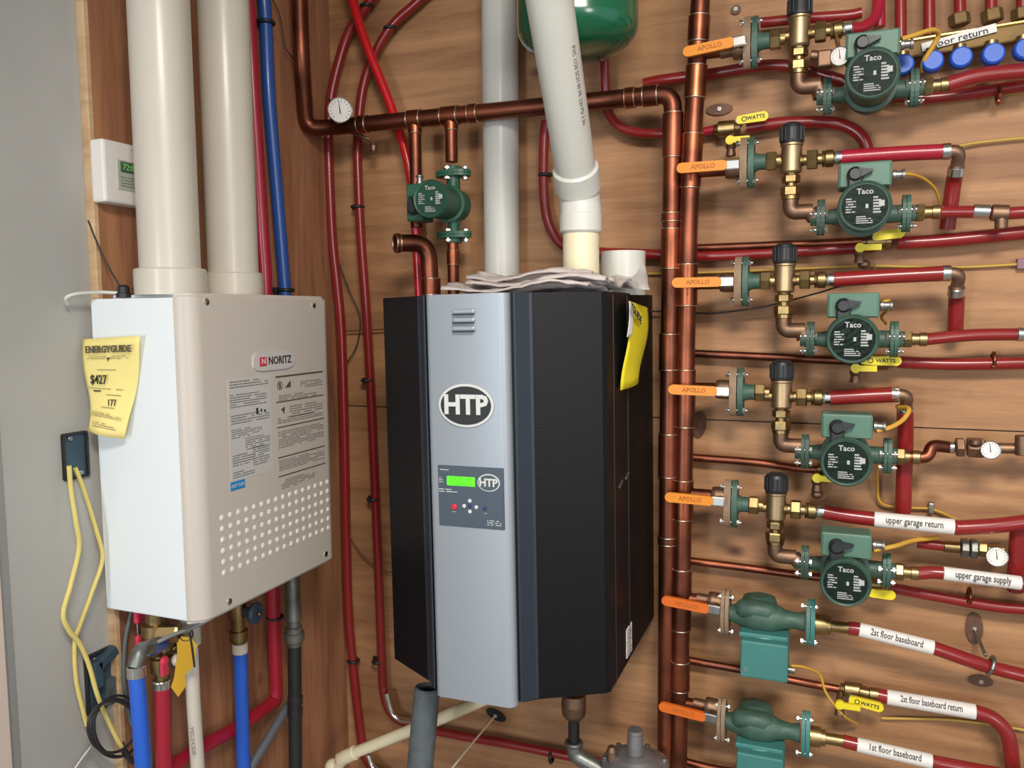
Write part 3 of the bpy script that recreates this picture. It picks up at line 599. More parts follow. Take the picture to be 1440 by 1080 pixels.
def make_mixer():
    t = thing('mixing_valve', 'x', 'valve', (0, 0, 0), 'brass mixing valves with black knobs')
    MB().lathe((0, 0, -.030), Z, [(0, .019), (.004, .0215), (.056, .0215), (.058, .0235), (.062, .0235), (.064, .021)], 28).build('body', BRG, t)
    k = MB(); pr = []
    k.lathe((0, 0, .034), Z, [(0, .024), (.006, .025), (.030, .024), (.038, .021), (.042, .014)], 24)
    for i in range(18): a = 2*PI*i/18; k.box((.0245*math.cos(a), .0245*math.sin(a), .052), (.003, .003, .03), .0008, Matrix.Rotation(a, 3, 'Z'), 1)
    k.build('knob', BLK, t)
    MB().lathe((-.04, 0, -.004), X, [(0, .011), (.02, .011), (.022, .014)], 14).build('inlet_spigot', BRA, t)
    o = MB().lathe((.018, 0, -.004), X, [(0, .014), (.008, .011), (.015, .011)], 14).hexn((.031, 0, -.004), (.053, 0, -.004), .0215).lathe((.053, 0, -.004), X, [(0, .011), (.008, .011), (.009, .018), (.013, .016), (.016, .018), (.030, .018), (.032, .014), (.036, .011)], 18).build('outlet_union', BRA, t)
    MB().lathe((.086, 0, -.004), X, [(0, .0135), (.004, .0145), (.016, .0145), (.018, .012)], 16).build('crimp_ring', CHR, t)
    MB().lathe((0, 0, -.030), -Z, [(0, .014), (.006, .013)], 14).hexn((0, 0, -.034), (0, 0, -.050), .019).lathe((0, 0, -.05), -Z, [(0, .012), (.008, .012)], 14).hexn((0, 0, -.058), (0, 0, -.078), .021).lathe((0, 0, -.078), -Z, [(0, .019), (.007, .019), (.010, .014)], 16).build('bottom_union', BRA, t)
    MB().tube(fillet([(0, 0, -.083), (0, 0, -.112), (.045, 0, -.112)], .03), .0165, 18).build('elbow', BRZ, t); return t
def make_pump():
    t = thing('circulator_pump', 'x', 'pump', (0, 0, 0), 'green circulator pumps of the mixing stations')
    MB().lathe((0, .035, 0), -Y, [(0, .030), (.008, .044), (.050, .047), (.056, .044)], 28).lathe((-.078, 0, -.004), X, [(0, .014), (.012, .015), (.05, .021), (.156, .015 if 0 else .018), (.168, .014)], 18).build('volute', GRN, t)
    for sx, nm in ((-1, 'inlet_flange'), (1, 'outlet_flange')):
        f = MB().oval((sx*.082-.007, 0, -.004), Y, Z, X, .022, .038, .007, 22).oval((sx*.082+.001, 0, -.004), Y, Z, X, .022, .038, .008, 22).lathe((sx*.082, 0, -.004), X*sx, [(0, .02), (.012, .017), (.02, .016)], 16).build(nm, GRN, t)
        b = MB(); bolt(b, (sx*.082-sx*.010, -.016, .002), X*sx, .03, .0065); sub(f, b, 'bolt', CHR); b = MB(); bolt(b, (sx*.082-sx*.010, 0, -.030), X*sx, .03, .005); sub(f, b, 'bolt', CHR)
    MB().lathe((0, -.018, 0), -Y, [(0, .046), (.006, .050), (.012, .050), (.014, .042), (.085, .044), (.088, .048), (.112, .0495), (.116, .047), (.1135, .0435)], 32).build('motor_housing', GRN, t)
    f = MB().lathe((0, -.128, 0), -Y, [(0, .0425), (.0035, .0425)], 32).build('face_plate', BLF, t)
    yy = -.1322; tm = text_mesh('Taco', .015, (0, yy, .028), X, Z, .0003, bold=.02)
    dm = MB(); U, N_ = X, -Y
    dashes(dm, (-.025, yy, .002), U, Z, N_, .018, .030, 6, .9, .5); dashes(dm, (.022, yy, .002), U, Z, N_, .014, .034, 6, .95, .6); dashes(dm, (0, yy, -.026), U, Z, N_, .030, .016, 4, .9, .5)
    dm.prism([(-.005, -.005), (.005, -.005), (.005, .006), (-.005, .006)], (.030, yy, .004), U, Z, N_, .0003).prism([(-.0025, -.004), (.0025, -.004), (.0025, .004), (-.0025, .004)], (.004, yy, .0), U, Z, N_, .0003)
    sub(f, join(tm, dm), 'face_print', mat('face_grey_print', (168, 170, 166), .6))
    b = MB().box((0, -.060, .067), (.098, .062, .050), .004).build('terminal_box', GRL, t)
    MB().box((.0, -.0925, .066), (.090, .004, .044), .001).build('box_cover', GRL, t)
    k = MB().lathe((-.018, -.096, .066), -Y, [(0, .016), (.012, .015), (.017, .010)], 18).box((-.018, -.102, .050), (.027, .014, .028), .004).prism([(0, -.010), (.026, .002), (.026, .006), (0, .010)], (-.012, -.112, .068), X, Z, Y, .012).build('conduit_plug', BLK, t)
    MB().lathe((.052, -.062, .066), X, [(0, .010), (.006, .010), (.007, .008), (.016, .008), (.017, .011), (.022, .010)], 14).build('cable_connector', STL, t)
    MB().hexn((.100, 0, -.004), (.116, 0, -.004), .019).lathe((.116, 0, -.004), X, [(0, .013), (.014, .012), (.015, .0145), (.028, .0145), (.03, .012)], 14).build('outlet_fitting', BRA, t); return t
def make_side_pump():
    t = thing('side_pump', 'x', 'pump', (0, 0, 0), 'teal pumps on the baseboard lines')
    v = MB().lathe((-.088, 0, 0), X, [(0, .020), (.01, .019), (.045, .030), (.06, .036), (.10, .034), (.125, .022), (.150, .018), (.168, .022)], 20, sharp=False).lathe((-.02, .03, -.016), Z, [(0, .040), (.030, .042), (.050, .036), (.056, .020)], 24, sharp=False)
    v.lathe((-.066, -.012, .018), X, [(0, .014), (.01, .022), (.07, .022), (.085, .012)], 16, sharp=False)
    v.build('volute', GRN, t)
    MB().lathe((-.005, -.01, -.028), -Z, [(0, .040), (.012, .046), (.020, .046)], 28).box((-.005, -.012, -.030), (.104, .07, .012), .003).build('motor_flange', TEA, t)
    for sx in (-1, 1):
        f = MB().oval((sx*.092-.008, 0, 0), Y, Z, X, .032, .053, .0075, 26).oval((sx*.092+.001, 0, 0), Y, Z, X, .032, .053, .0085, 26)
        f = f.build('pipe_flange', TEA if sx > 0 else TAN, t); b = MB()
        bolt(b, (sx*.092-sx*.014, -.012, .040), X*sx, .03); sub(f, b, 'bolt', CHR); b = MB(); bolt(b, (sx*.092-sx*.014, -.012, -.040), X*sx, .03); sub(f, b, 'bolt', CHR)
    b = MB().box((-.001, -.030, -.074), (.100, .086, .084), .004).build('terminal_box', TEA, t)
    sub(b, MB().lathe((-.040, -.073, -.098), -Y, [(0, .0045), (.003, .004)], 10), 'screw', CHR)
    MB().lathe((.048, -.03, -.102), X, [(0, .008), (.014, .008)], 12).build('cable_connector', STL, t)
    MB().lathe((.102, 0, -.002), X, [(0, .023), (.022, .022)], 18).lathe((.124, 0, -.002), X, [(0, .018), (.010, .018), (.011, .0125), (.052, .0125)], 16).build('outlet_fitting', BRA, t); return t
DV = .125
def place(proto, first, loc, label, **k):
    if first[0]:
        first[0] = False; proto.location = loc; proto['label'] = label
        if k.get('rot') is not None: proto.rotation_euler = k['rot']
        return proto
    return dup(proto, loc, label, **k)
bv, fl, mx_, pu, spu = make_ball_valve(), make_flange(), make_mixer(), make_pump(), make_side_pump()
F1 = {n: [True] for n in 'abcde'}
ORDN = ['topmost', 'second', 'third', 'fourth', 'fifth', 'sixth', 'lowest']
ordl = ['highest row, beside the manifold', 'second row from the top', 'third row from the top', 'fourth row from the top', 'fifth row, above the white pipe labels', 'sixth row, beside the upper teal pump', 'seventh row, at the bottom edge']
pivots = [(1039, 56), (1029, 231), (1021, 396), (1015, 551), (1009, 706), (1003, 859), (998, 1012)]
flg = [(1058, 60), (1053, 229), (1045, 396), (1038, 551), (1030, 708)]
mixv = [(1124, 46), (1113, 224), (1103, 392), (1099, 555), (1091, 712)]
face = [(1227, 103), (1216, 290), (1199, 477), (1190, 650), (1189, 820)]
stub = {}
for i, (a, b) in enumerate(pivots):
    c = W(a, b, DV+.058); loc = V((c.x+.010, YW-DV, c.z)); tilt = 0.10 if i == 0 else (-.05 if i < 5 else -.10)
    o = place(bv, F1['a'], loc, 'orange handled ball valve, %s' % ordl[i], rot=(0, {0: -.09, 1: 0, 2: 0, 3: .02, 4: .02, 5: .08, 6: .09}[i], 0))
    stub[i] = loc
    s = MB().cyl(V((rp(b).x, YW-DV, loc.z)), loc+V((-.03, 0, 0)), .0145, 16)
    solo('branch_pipe', s, COP, 'short copper branch from riser into the orange valve, %s' % ordl[i], 'pipe', 'copper branches off the riser')
# lower two handles are darker
for o in list(bpy.data.objects):
    if o.name.startswith('ball_valve') and ('sixth' in o['label'] or 'seventh' in o['label']):
        for ch in o.children:
            if ch.name.startswith('handle'): ch.data = ch.data.copy(); ch.data.materials[0] = ORD
            if ch.name.startswith('stem_nut'): ch.data = ch.data.copy(); ch.data.materials[0] = STL
for i, (a, b) in enumerate(flg): place(fl, F1['b'], W(a, b, DV), 'bolted tan and green flange union, %s' % ordl[i])
for i, (a, b) in enumerate(mixv): place(mx_, F1['c'], W(a, b, DV), 'brass mixing valve with black knob, %s' % ordl[i])
PUMP = []
for i, (a, b) in enumerate(face):
    c = W(a, b, DV+.13); loc = V((c.x, YW-DV, c.z)); PUMP.append(loc)
    place(pu, F1['d'], loc, 'green circulator pump with round black face, %s' % ordl[i])
c = W(603, 281, DV+.107); hpz = c.z
o = dup(pu, V((PX, yR, c.z)), 'small dark green pump between copper header and black boiler', rot=(0, -PI/2, 0), scale=.92, group='dark green header pump')
del o['group']
for ch in list(o.children):
    if 'let_flange' in ch.name: ch.scale = (1, 1.35, 1.35); ch.location.z += .0014
    if ch.name.startswith('outlet_fitting'):
        bpy.data.objects.remove(ch); continue
    if ch.data.materials[0] in (GRN, GRL): ch.data = ch.data.copy(); ch.data.materials[0] = GRD
    if ch.name.startswith('face_plate'): ch.rotation_euler = (0, PI/2, 0)
for i, (a, b) in enumerate(((1079, 868), (1073, 1022))):
    place(spu, F1['e'], W(a, b, DV), 'teal pump with square box below, %s' % ('beside the upper of the two darker orange handles' if i == 0 else 'at the bottom edge of the photo'))
# connecting pieces valve body -> flange for rows: cover gaps
for i, (a, b) in enumerate(flg):
    p = W(a, b, DV)
    q = W(mixv[i][0], mixv[i][1], DV)
    solo('connector_nipple', MB().cyl(p+X*.055, q+V((-.03, 0, -.004)), .011, 14), BRA, 'short brass nipple joining flange union to mixing valve, %s' % ordl[i], 'fitting', 'brass nipples')
    s = PUMP[i]; e = q+V((.040, 0, -.112)); tgt = s+V((-.092, 0, -.004))
    solo('pump_nipple', MB().tube([e, e.lerp(tgt, .35), e.lerp(tgt, .65), tgt], [.0165, .0165, .0175, .0175], 16), BRZ, 'bronze nipple joining elbow to the pump inlet, %s' % ordl[i], 'fitting', 'bronze nipples')
# ---------------------------------------------------------------- pex after the mixing valves, and labels
def labelled(name, label, pts, r, txt, s0, s1, m=RED, group=None):
    """pipe with a wrapped white label between picture x = s0[0] and s1[0]"""
    t = thing(name, label, 'pipe', pts[0], group); a, b = Vector(s0), Vector(s1); k0 = [p for p in pts if (Vector(p)-a).dot(b-a) < -.001]; k1 = [p for p in pts if (Vector(p)-b).dot(b-a) > .001]
    MB().tube(carry_on((curve(k0+[a], 6) if k0 else [a])+(curve([b]+k1, 8) if k1 else [b])), r, 14).build('pipe', m, t); d = (b-a).normalized(); nrm = (CAM-(a+b)/2); nrm = (nrm-d*nrm.dot(d)).normalized(); up_ = nrm.cross(d).normalized()
    l = MB().cyl(a, b, r*1.06, 18).build('pipe_label', PAP, t)
    sub(l, text_mesh(txt, .0195, (a+b)/2+nrm*(r*1.06+.0008)+up_*.001, d, up_, .0006, sx=min(1.35, (b-a).length*.86/(len(txt)*.0100)), bold=.006), 'lettering', INK); return t
G3 = 'red pex after the mixing valves'
q = W(mixv[0][0], mixv[0][1], DV)+V((.1, 0, -.004))
run('station_pex', 'red pex leaving top mixing valve into the green box area', [q, W(1196, 40, DV), W(1215, 37, .10), W(1232, 20, .07), W(1236, -20, .05)], .0115, REL, 'pipe', G3)
def elbow_drop(label, q, e, low, r=.0155, mcol=REL):
    run('station_pex', label, [q, q.lerp(e, .5)+Z*.001, e-X*.014], r, mcol, 'pipe', G3)
    t = thing('pex_elbow', label.replace('red pex', 'crimped metal elbow ending the red pex'), 'fitting', e, 'crimped metal elbows')
    MB().tube(fillet([e-X*.025, e+X*.006, e+V((.004, .025, -.035))], .02), .0125, 14).build('elbow', BRZ, t)
    MB().cyl(e-X*.026, e-X*.010, .0165, 16).cyl(e+V((.004, .018, -.028)), e+V((.004, .027, -.044)), .0165, 16).build('crimp_ring', CHR, t)
    run('drop_pex', label.replace('red pex', 'vertical red pex below elbow of pex'), [e+V((.004, .022, -.036)), e.lerp(low, .4)+V((.004, .02, 0)), low], r, RED, 'pipe', 'vertical red pex drops', 14)
for i, (e, lo, nm) in enumerate((((1345, 212), (1332, 322), 'second row'), ((1345, 384), (1343, 470), 'third row'), ((1272, 555), (1270, 720), 'fourth row'))):
    q = W(mixv[i+1][0], mixv[i+1][1], DV)+V((.1, 0, -.004))
    elbow_drop('red pex right of the mixing valve, %s' % nm, q, W(e[0], e[1], DV), W(lo[0], lo[1], .055), .0155 if i < 2 else .0165, REL if i < 1 else RED)
q = W(mixv[4][0], mixv[4][1], DV)+V((.1, 0, -.004))
labelled('labelled_pex', 'red pex with white upper garage return label', [q, W(1190, 725, DV), W(1290, 736, DV), W(1350, 742, DV), W(1400, 739, .12), W(1460, 732, .11)], .0155, 'upper garage return', W(1229, 730, DV), W(1342, 741, DV))
s = PUMP[4]; q = s+V((.142, 0, -.004))
labelled('labelled_pex', 'red pex with white upper garage supply label, right of the lowest round-faced pump', [q, W(1310, 805, .12), W(1380, 812, .12), W(1460, 824, .11)], .0135, 'upper garage supply', W(1326, 806, .12), W(1436, 820, .115))
q6 = W(1079, 868, DV)+V((.17, 0, -.002)); q7 = W(1073, 1022, DV)+V((.17, 0, -.002))
labelled('labelled_pex', 'red pex with white 2st floor baseboard label', [q6, W(1207, 885, DV), W(1312, 911, DV), W(1370, 931, .11), W(1400, 940, .09), W(1460, 955, .08)], .0145, '2st floor baseboard', W(1208, 885, DV), W(1313, 911, DV))
labelled('labelled_pex', 'red pex with white 1st floor baseboard label at bottom edge', [q7, W(1204, 1047, DV), W(1310, 1071, DV), W(1400, 1088, .11), W(1470, 1100, .1)], .0145, '1st floor baseboard', W(1205, 1047, DV), W(1311, 1071, DV))
labelled('labelled_pex', 'red pex with white baseboard return label curving down at right', [W(1234, 977, .055), W(1250, 980, .055), W(1310, 990, .055), W(1370, 1001, .055), W(1396, 1010, .055), W(1415, 1030, .055), W(1422, 1060, .055), W(1426, 1120, .055)], .0155, '2st floor baseboard return', W(1247, 980, .055), W(1372, 1001, .055))
# pex right of pumps 1..3
G4 = 'red pex right of the round-faced pumps'
s = PUMP[0]+V((.142, 0, -.004)); run('pump_pex', 'red pex leaving the topmost pump to the right edge', [s, W(1380, 106, .12), W(1460, 98, .11)], .0155, RED, 'pipe', G4)
s = PUMP[1]+V((.142, 0, -.004)); run('pump_pex', 'red pex leaving second pump, ending in a shiny coupling and tee', [s, W(1370, 298, .11), W(1412, 300, .1), W(1460, 297, .1)], .0125, RED, 'pipe', G4)
t = thing('tee_fitting', 'dull metal tee with shiny crimp on second pump pex', 'fitting', W(1405, 298, .11)); MB().cyl(W(1368, 297, .11), W(1392, 298, .11), .0150, 16).build('crimp_ring', CHR, t); MB().cyl(W(1394, 299, .11), W(1418, 300, .11), .0165, 14).cyl(W(1408, 299, .11), W(1408, 322, .11), .012, 12).build('tee_body', BRZ, t)
s = PUMP[2]+V((.142, 0, -.004)); run('pump_pex', 'red pex leaving third pump to the right edge', [s, W(1370, 471, .11), W(1460, 470, .1)], .0125, RED, 'pipe', G4)
MBt = MB().cyl(W(1430, 470, .108), W(1450, 470, .108), .015, 14); solo('crimp_coupling', MBt, CHR, 'shiny crimp coupling at right edge on third pump pex', 'fitting')
# row 4: copper elbow, grey valve and gauge
s = PUMP[3]+V((.125, 0, -.004))
copper('copper_offset', 'short copper offset elbow right of the fourth pump', [s, s+X*.035, s+V((.042, .01, .026)), W(1335, 629, .10)], .0125, [], .02)
t = thing('union_valve', 'grey metal union valve on short red pex between fourth pump and gauge', 'valve', W(1366, 630, .10)); MB().cyl(W(1312, 629, .10), W(1340, 629, .10), .0105, 12).build('pex_piece', RED, t)
MB().cyl(W(1305, 629, .10), W(1313, 629, .10), .0135, 12).cyl(W(1334, 629, .10), W(1342, 629, .10), .0135, 12).build('crimp_ring', CHR, t)
MB().hexn(W(1344, 629, .10), W(1356, 629, .10), .021).hexn(W(1360, 629, .10), W(1384, 630, .10), .022).cyl(W(1384, 630, .10), W(1800, 636, .10), .011, 12).build('body', BRZ, t); MB().cyl(W(1372, 625, .12), W(1372, 618, .12), .012, 12).build('bonnet', BRZ, t); MB().cyl(W(1438, 640, .11), W(1438, 612, .11), .014, 14).build('end_cap', BRZ, t)
g = W(1393, 633, .15); gauge('round gauge right of fourth pump on the grey union valve', g, .0185, CAM-g, W(1393, 630, .10))
# row 5: under the labels
t = thing('union_valve', 'grey and brass union valve under the upper garage return label', 'valve', W(1365, 770, .07)); MB().cyl(W(1290, 764, .07), W(1330, 768, .07), .011, 12).build('pex_piece', RED, t); MB().cyl(W(1327, 768, .07), W(1350, 770, .07), .0125, 14).build('crimp_ring', BRA, t)
MB().hexn(W(1351, 770, .07), W(1362, 771, .07), .021).hexn(W(1364, 771, .07), W(1374, 772, .07), .022).build('body', GLV, t); MB().hexn(W(1375, 772, .07), W(1388, 773, .07), .016).cyl(W(1388, 773, .07), W(1412, 774, .07), .012, 12).build('brass_nut', BRA, t)
g = W(1402, 783, .12); gauge('round gauge below the upper garage return label', g, .0205, CAM-g, W(1402, 774, .07))
run('drop_pex', 'vertical red pex at right edge between the two garage labels', [W(1432, 742, .08), W(1430, 790, .07), W(1428, 830, .06)], .0165, RED, 'pipe', 'vertical red pex drops')
g = W(1181, 79, .21); gauge('small round gauge between top mixing valve and the topmost pump', g, .0185, CAM-g, W(1176, 50, .125))
# ---------------------------------------------------------------- return lines on the wall
G5 = 'return lines along the back wall'
def ret(label, pts, r, m, smooth=True): return run('return_pipe', label, [W(*p) for p in pts], r, m, 'pipe', G5, 14)
ret('dark red pex on wall passing behind risers, highest long line', [(905, 118, .035), (935, 112, .035), (1000, 104, .035), (1100, 92, .035), (1200, 118, .035), (1290, 138, .035), (1460, 118, .035)], .013, RED)
ret('red pex running along the top row behind the top mixing valve', [(1070, 32, .05), (1130, 26, .05), (1190, 22, .05), (1212, 18, .05)], .0115, RED)
ret('red pex from risers to the highest yellow handled valve', [(955, 190, .035), (985, 186, .035), (1005, 182, .035)], .010, REL)
ret('red pex from highest yellow valve curving down behind second row pex', [(1050, 180, .035), (1100, 173, .035), (1160, 172, .035), (1195, 180, .035), (1216, 200, .035), (1223, 235, .035), (1224, 262, .035)], .0135, RED)
ret('red pex from the leftmost vertical drop along wall under second row', [(768, 170, .03), (765, 200, .03), (765, 270, .03), (772, 315, .03), (792, 345, .03), (830, 354, .03), (900, 357, .03), (1000, 360, .03), (1150, 352, .03), (1230, 347, .03)], .0125, RED)
ret('upper reddish copper return pipe just above the second row red line', [(975, 349, .035), (1080, 345, .035), (1180, 341, .035), (1212, 339, .035)], .009, COP)
ret('red pex right of yellow valve under second pump', [(1262, 342, .04), (1330, 338, .04), (1460, 325, .04)], .0145, RED)
ret('copper return pipe along wall in the third row', [(975, 497, .035), (1080, 502, .035), (1180, 507, .035), (1215, 508, .035)], .0095, COP)
ret('red pex right of yellow valve under third pump', [(1262, 509, .04), (1340, 512, .04), (1460, 510, .04)], .0135, RED)
ret('copper return pipe along wall in the fourth row', [(970, 643, .035), (1060, 650, .035), (1120, 658, .035), (1160, 661, .035)], .0095, COP)
ret('copper return pipe along wall in the fifth row', [(965, 788, .035), (1060, 800, .035), (1120, 808, .035), (1200, 818, .035)], .0095, COP)
ret('red pex right of yellow valve under the fifth pump', [(1250, 826, .04), (1330, 841, .04), (1400, 853, .04), (1460, 858, .04)], .012, RED)
ret('copper return pipe along wall in the sixth row', [(965, 928, .035), (1060, 945, .035), (1120, 958, .035), (1180, 969, .035)], .0095, COP)
ret('red pex along wall at bottom left of lowest teal pump', [(952, 1068, .035), (1000, 1080, .035), (1060, 1090, .035)], .0095, COP)
def yellow_valve(label, body, hx, hy, hl, dr, ang=0, txt=True, drain=True):
    c = W(*body, .04); t = thing('yellow_valve', label, 'valve', c, 'yellow handled valves on the return lines')
    MB().lathe(c-X*.028, X, [(0, .011), (.008, .013), (.010, .018), (.046, .018), (.048, .013), (.058, .012)], 14).build('body', BRA, t)
    h = W(hx, hy, .085); R_ = Matrix.Rotation(-ang, 3, 'Y'); u, v = R_ @ X, R_ @ Z
    hd = MB().prism([(0, -.007), (.006, -.009), (hl-.006, -.0105), (hl, -.006), (hl+.002, 0), (hl, .006), (hl-.006, .0105), (.006, .009), (0, .007)], h, u, v, Y, .008).build('handle', YEL, t)
    if txt: sub(hd, text_mesh('WATTS', .0115, h+u*hl*.62-Y*.0006, u, v, .0003, bold=.02), 'lettering', INK); sub(hd, MB().torus(h+u*hl*.24, Y, .0048, .001, 14), 'logo_ring', INK)
    MB().tube([c, V((h.x+.004, c.y, h.z+0)), V((h.x+.004, h.y+.002, h.z))], .0065, 10).build('stem', STL, t)
    if dr:
        p = W(*dr, .075); MB().tube([c-Z*.01, V((p.x, c.y, (c.z+p.z)/2)), p+Y*.01], .0085, 10).lathe(p+Z*.004, -Z, [(0, .010), (.010, .012), (.016, .009), (.026, .011), (.030, .011)], 14).build('drain', BRZ, t)
        e = MB().lathe(p+V((0, -.010, .006)), -Y, [(0, .010), (.010, .010)], 16).prism([(0, -.0065), (.042, -.0062), (.042, .0062), (0, .0065)], p+V((0, -.014, .006)), X, Z, -Y, .007).build('drain_handle', YEL, t)
    return t
yellow_valve('yellow handled valve above the second row, left of top elbow', (1022, 181), 1036, 169, .066, (1028, 203), .07)
yellow_valve('yellow handled valve directly under the second pump', (1232, 340), 1228, 333, .060, (1209, 353), .12, False)
yellow_valve('yellow handled valve directly under the third pump', (1236, 509), 1211, 507, .078, (1203, 521), .0)
yellow_valve('yellow handled valve directly under the fourth pump', (1168, 660), 1185, 668, .02, (1149, 674), 0, False)
yellow_valve('yellow handled valve directly under the fifth pump', (1225, 822), 1222, 834, .052, None, 0, False)
yellow_valve('yellow handled valve left of the baseboard return label', (1200, 970), 1194, 984, .070, (1181, 990), -.13)
for a, b, l in ((1215, 372, 'second'), (1149, 695, 'fourth')):
    solo('drain_bib', MB().ball(W(a, b, .07), .012, (1.1, 1, .9)).torus(W(a+9, b+3, .07), Y, .010, .0014, 14), BRZ, 'small bronze hose bib under the drain handle below %s pump' % l, 'valve', 'bronze drain bibs')
t = thing('brass_coupling', 'shiny brass coupling feeding the baseboard return label pipe', 'fitting', W(1225, 975, .055)); MB().cyl(W(1208, 972, .055), W(1222, 975, .055), .012, 14).cyl(W(1222, 975, .055), W(1236, 977, .055), .0145, 14).build('sleeve', BRA, t)
# ---------------------------------------------------------------- cables on the wall
G6 = 'thin cables on the back wall'
def cab(label, pts, r=.003, m=YEO): return run('thin_cable', label, [W(*p) for p in pts], r, m, 'cable', G6, 8)
cab('ochre cable looping from topmost pump box to the manifold', [(1268, 55, .19), (1290, 48, .18), (1312, 42, .16), (1320, 48, .14), (1312, 65, .13), (1300, 85, .12), (1296, 100, .10)], .005)
cab('ochre cable looping from second pump box to the right', [(1260, 246, .19), (1280, 245, .17), (1300, 252, .12), (1315, 266, .08), (1322, 285, .05)], .0032)
cab('ochre cable short loop beside third pump box', [(1240, 425, .19), (1251, 423, .18), (1250, 434, .16), (1240, 445, .13), (1246, 455, .1)], .0032)
cab('ochre cable looping from fourth pump box up to the elbow', [(1232, 606, .19), (1252, 601, .18), (1270, 590, .16), (1278, 575, .14), (1262, 572, .1)], .005)
cab('ochre cable hanging below fourth pump to the staple', [(1234, 640, .05), (1234, 680, .03), (1240, 708, .02), (1280, 714, .015), (1310, 716, .015), (1345, 730, .015)], .003)
cab('ochre cable looping from fifth pump box to the right', [(1228, 774, .19), (1258, 768, .17), (1285, 760, .12), (1320, 756, .08)], .005)
cab('ochre cable looping from the upper teal box down to the yellow valve', [(1112, 936, .16), (1130, 938, .14), (1152, 948, .1), (1162, 975, .09), (1185, 1005, .08), (1205, 1018, .03)], .003)
cab('long yellow cable stretched across wall from boiler to the right edge', [(912, 385, .012), (1000, 383, .012), (1120, 378, .012), (1220, 374, .012), (1340, 376, .012), (1460, 370, .012)], .003, mat('dull_yellow_cable', (190, 158, 70), .6))
cab('yellow cable leaving the second row elbow to the right edge', [(1345, 206, .02), (1380, 200, .015), (1460, 192, .015)], .003, MATS['dull_yellow_cable'])
cab('dark thin cable under third flange union rising to the pex', [(905, 437, .03), (925, 438, .03), (975, 440, .03), (1010, 440, .04), (1080, 430, .06), (1150, 412, .08), (1185, 402, .1), (1240, 395, .1)], .002, BWI)
cab('yellow cable under the topmost pump running to the right edge', [(1260, 145, .012), (1340, 140, .012), (1460, 128, .012)], .003, MATS['dull_yellow_cable'])
cab('yellow cable behind the baseboard return label', [(1240, 1010, .012), (1330, 1012, .012), (1400, 1020, .012), (1460, 1030, .012)], .003, MATS['dull_yellow_cable'])
solo('cable_staple', MB().box(W(1309, 714, .015), (.011, .02, .024), .002), STL, 'small metal cable staple above the upper garage return label', 'staple')
solo('wall_tag', MB().box(W(1438, 371, .01), (.022, .018, .022), .002), mat('mauve', (140, 104, 120), .6), 'small mauve block at right edge of wall', 'block')
# ---------------------------------------------------------------- manifold at upper right
t = thing('manifold', 'brass radiant manifold bar with blue caps at upper right', 'manifold', W(1350, 70, .06))
a, b = W(1262, 75, .07), W(1600, 21, .07); dd = (b-a).normalized()
MB().box((a+b)/2, ((b-a).length, .028, .034), .004, Matrix.Rotation(-math.asin(dd.z), 3, 'Y')).build('bar', BAR, t)
MB().box((a+b)/2+Z*.0185-Y*.006, ((b-a).length, .022, .006), .002, Matrix.Rotation(-math.asin(dd.z), 3, 'Y')).build('top_rail', mat('bright_brass', (232, 205, 96), .3, 1), t)
l = MB().box(W(1348, 53, .09), (.135, .002, .017), .0004, Matrix.Rotation(-.17, 3, 'Y')).build('paper_label', PAP, t)
sub(l, text_mesh('floor return', .019, W(1350, 53, .0925), V((.985, 0, .17)), Z, .0004, sx=1.1), 'lettering', INK)
for px, py in ((1225, 92), (1270, 92), (1311, 87), (1351, 82), (1396, 77), (1441, 70)):
    c = W(px, py, .11)
    MB().lathe(c+Y*.012, -Y, [(0, .020), (.004, .0215), (.022, .0205), (.026, .017)], 14).build('blue_cap', BLC, t)
    if px > 1230: MB().lathe(c+Z*.02+Y*.02, Z, [(0, .012), (.012, .012)], 10).build('cap_neck', BRA, t)
for k, (px, py, tx, ty) in enumerate(((1350, 36, 1348, 20), (1396, 31, 1394, 14), (1438, 28, 1437, 12))):
    MB().hexn(W(px, py, .065), W(tx, ty, .065), .0205).build('compression_nut', BAR, t)
for k, (px, y1_) in enumerate(((1237, 38), (1267, 55), (1307, 50), (1350, 24), (1394, 20), (1438, 18))):
    solo('manifold_pex', MB().tube(carry_on([W(px-1, -60, .055), W(px, y1_, .06)]), .0115, 12), REL if k == 0 else RED, 'thin vertical red pex entering manifold from above, %s from the left' % ['first', 'second', 'third', 'fourth', 'fifth', 'last'][k], 'pipe', 'vertical pex lines above the manifold')
solo('blue_valve_body', MB().box(W(1160, 84, .10), (.03, .03, .035), .004).cyl(W(1140, 78, .1), W(1195, 80, .1), .011, 12), BRZ, 'bronze fitting behind small gauge on the top row', 'fitting')
# oval plates and hangers
def oval_plate(label, px, py, ru, rv, m=BRP, ang=0, d=.004):
    c = W(px, py, d); u = Matrix.Rotation(ang, 3, 'Y') @ X; v = Matrix.Rotation(ang, 3, 'Y') @ Z
    t = thing('hanger_plate', label, 'hanger', c, 'oval pipe hanger plates on the wall'); MB().oval(c, u, v, -Y, ru, rv, .004, 24).build('plate', m, t)
    MB().lathe(c-Y*.004, -Y, [(0, .005), (.004, .005)], 10).build('screw', CHR, t); return t
oval_plate('oval brown hanger plate beside risers under the top row', 1012, 154, .030, .013)
oval_plate('oval brown hanger plate close to riser beside the fourth handle', 984, 597, .016, .032, ang=.15)
oval_plate('tall oval hanger plate right of 2st floor baseboard label', 1370, 883, .017, .035, ang=-.05)
oval_plate('wide oval hanger plate right of the 2st floor baseboard label, lower', 1379, 957, .024, .013)
oval_plate('black oval wall plate below the boiler with string tied to it', 698, 1005, .030, .014, BLK, .35)
oval_plate('round brown hanger plate above upper left of top flange', 1035, 14, .011, .010)
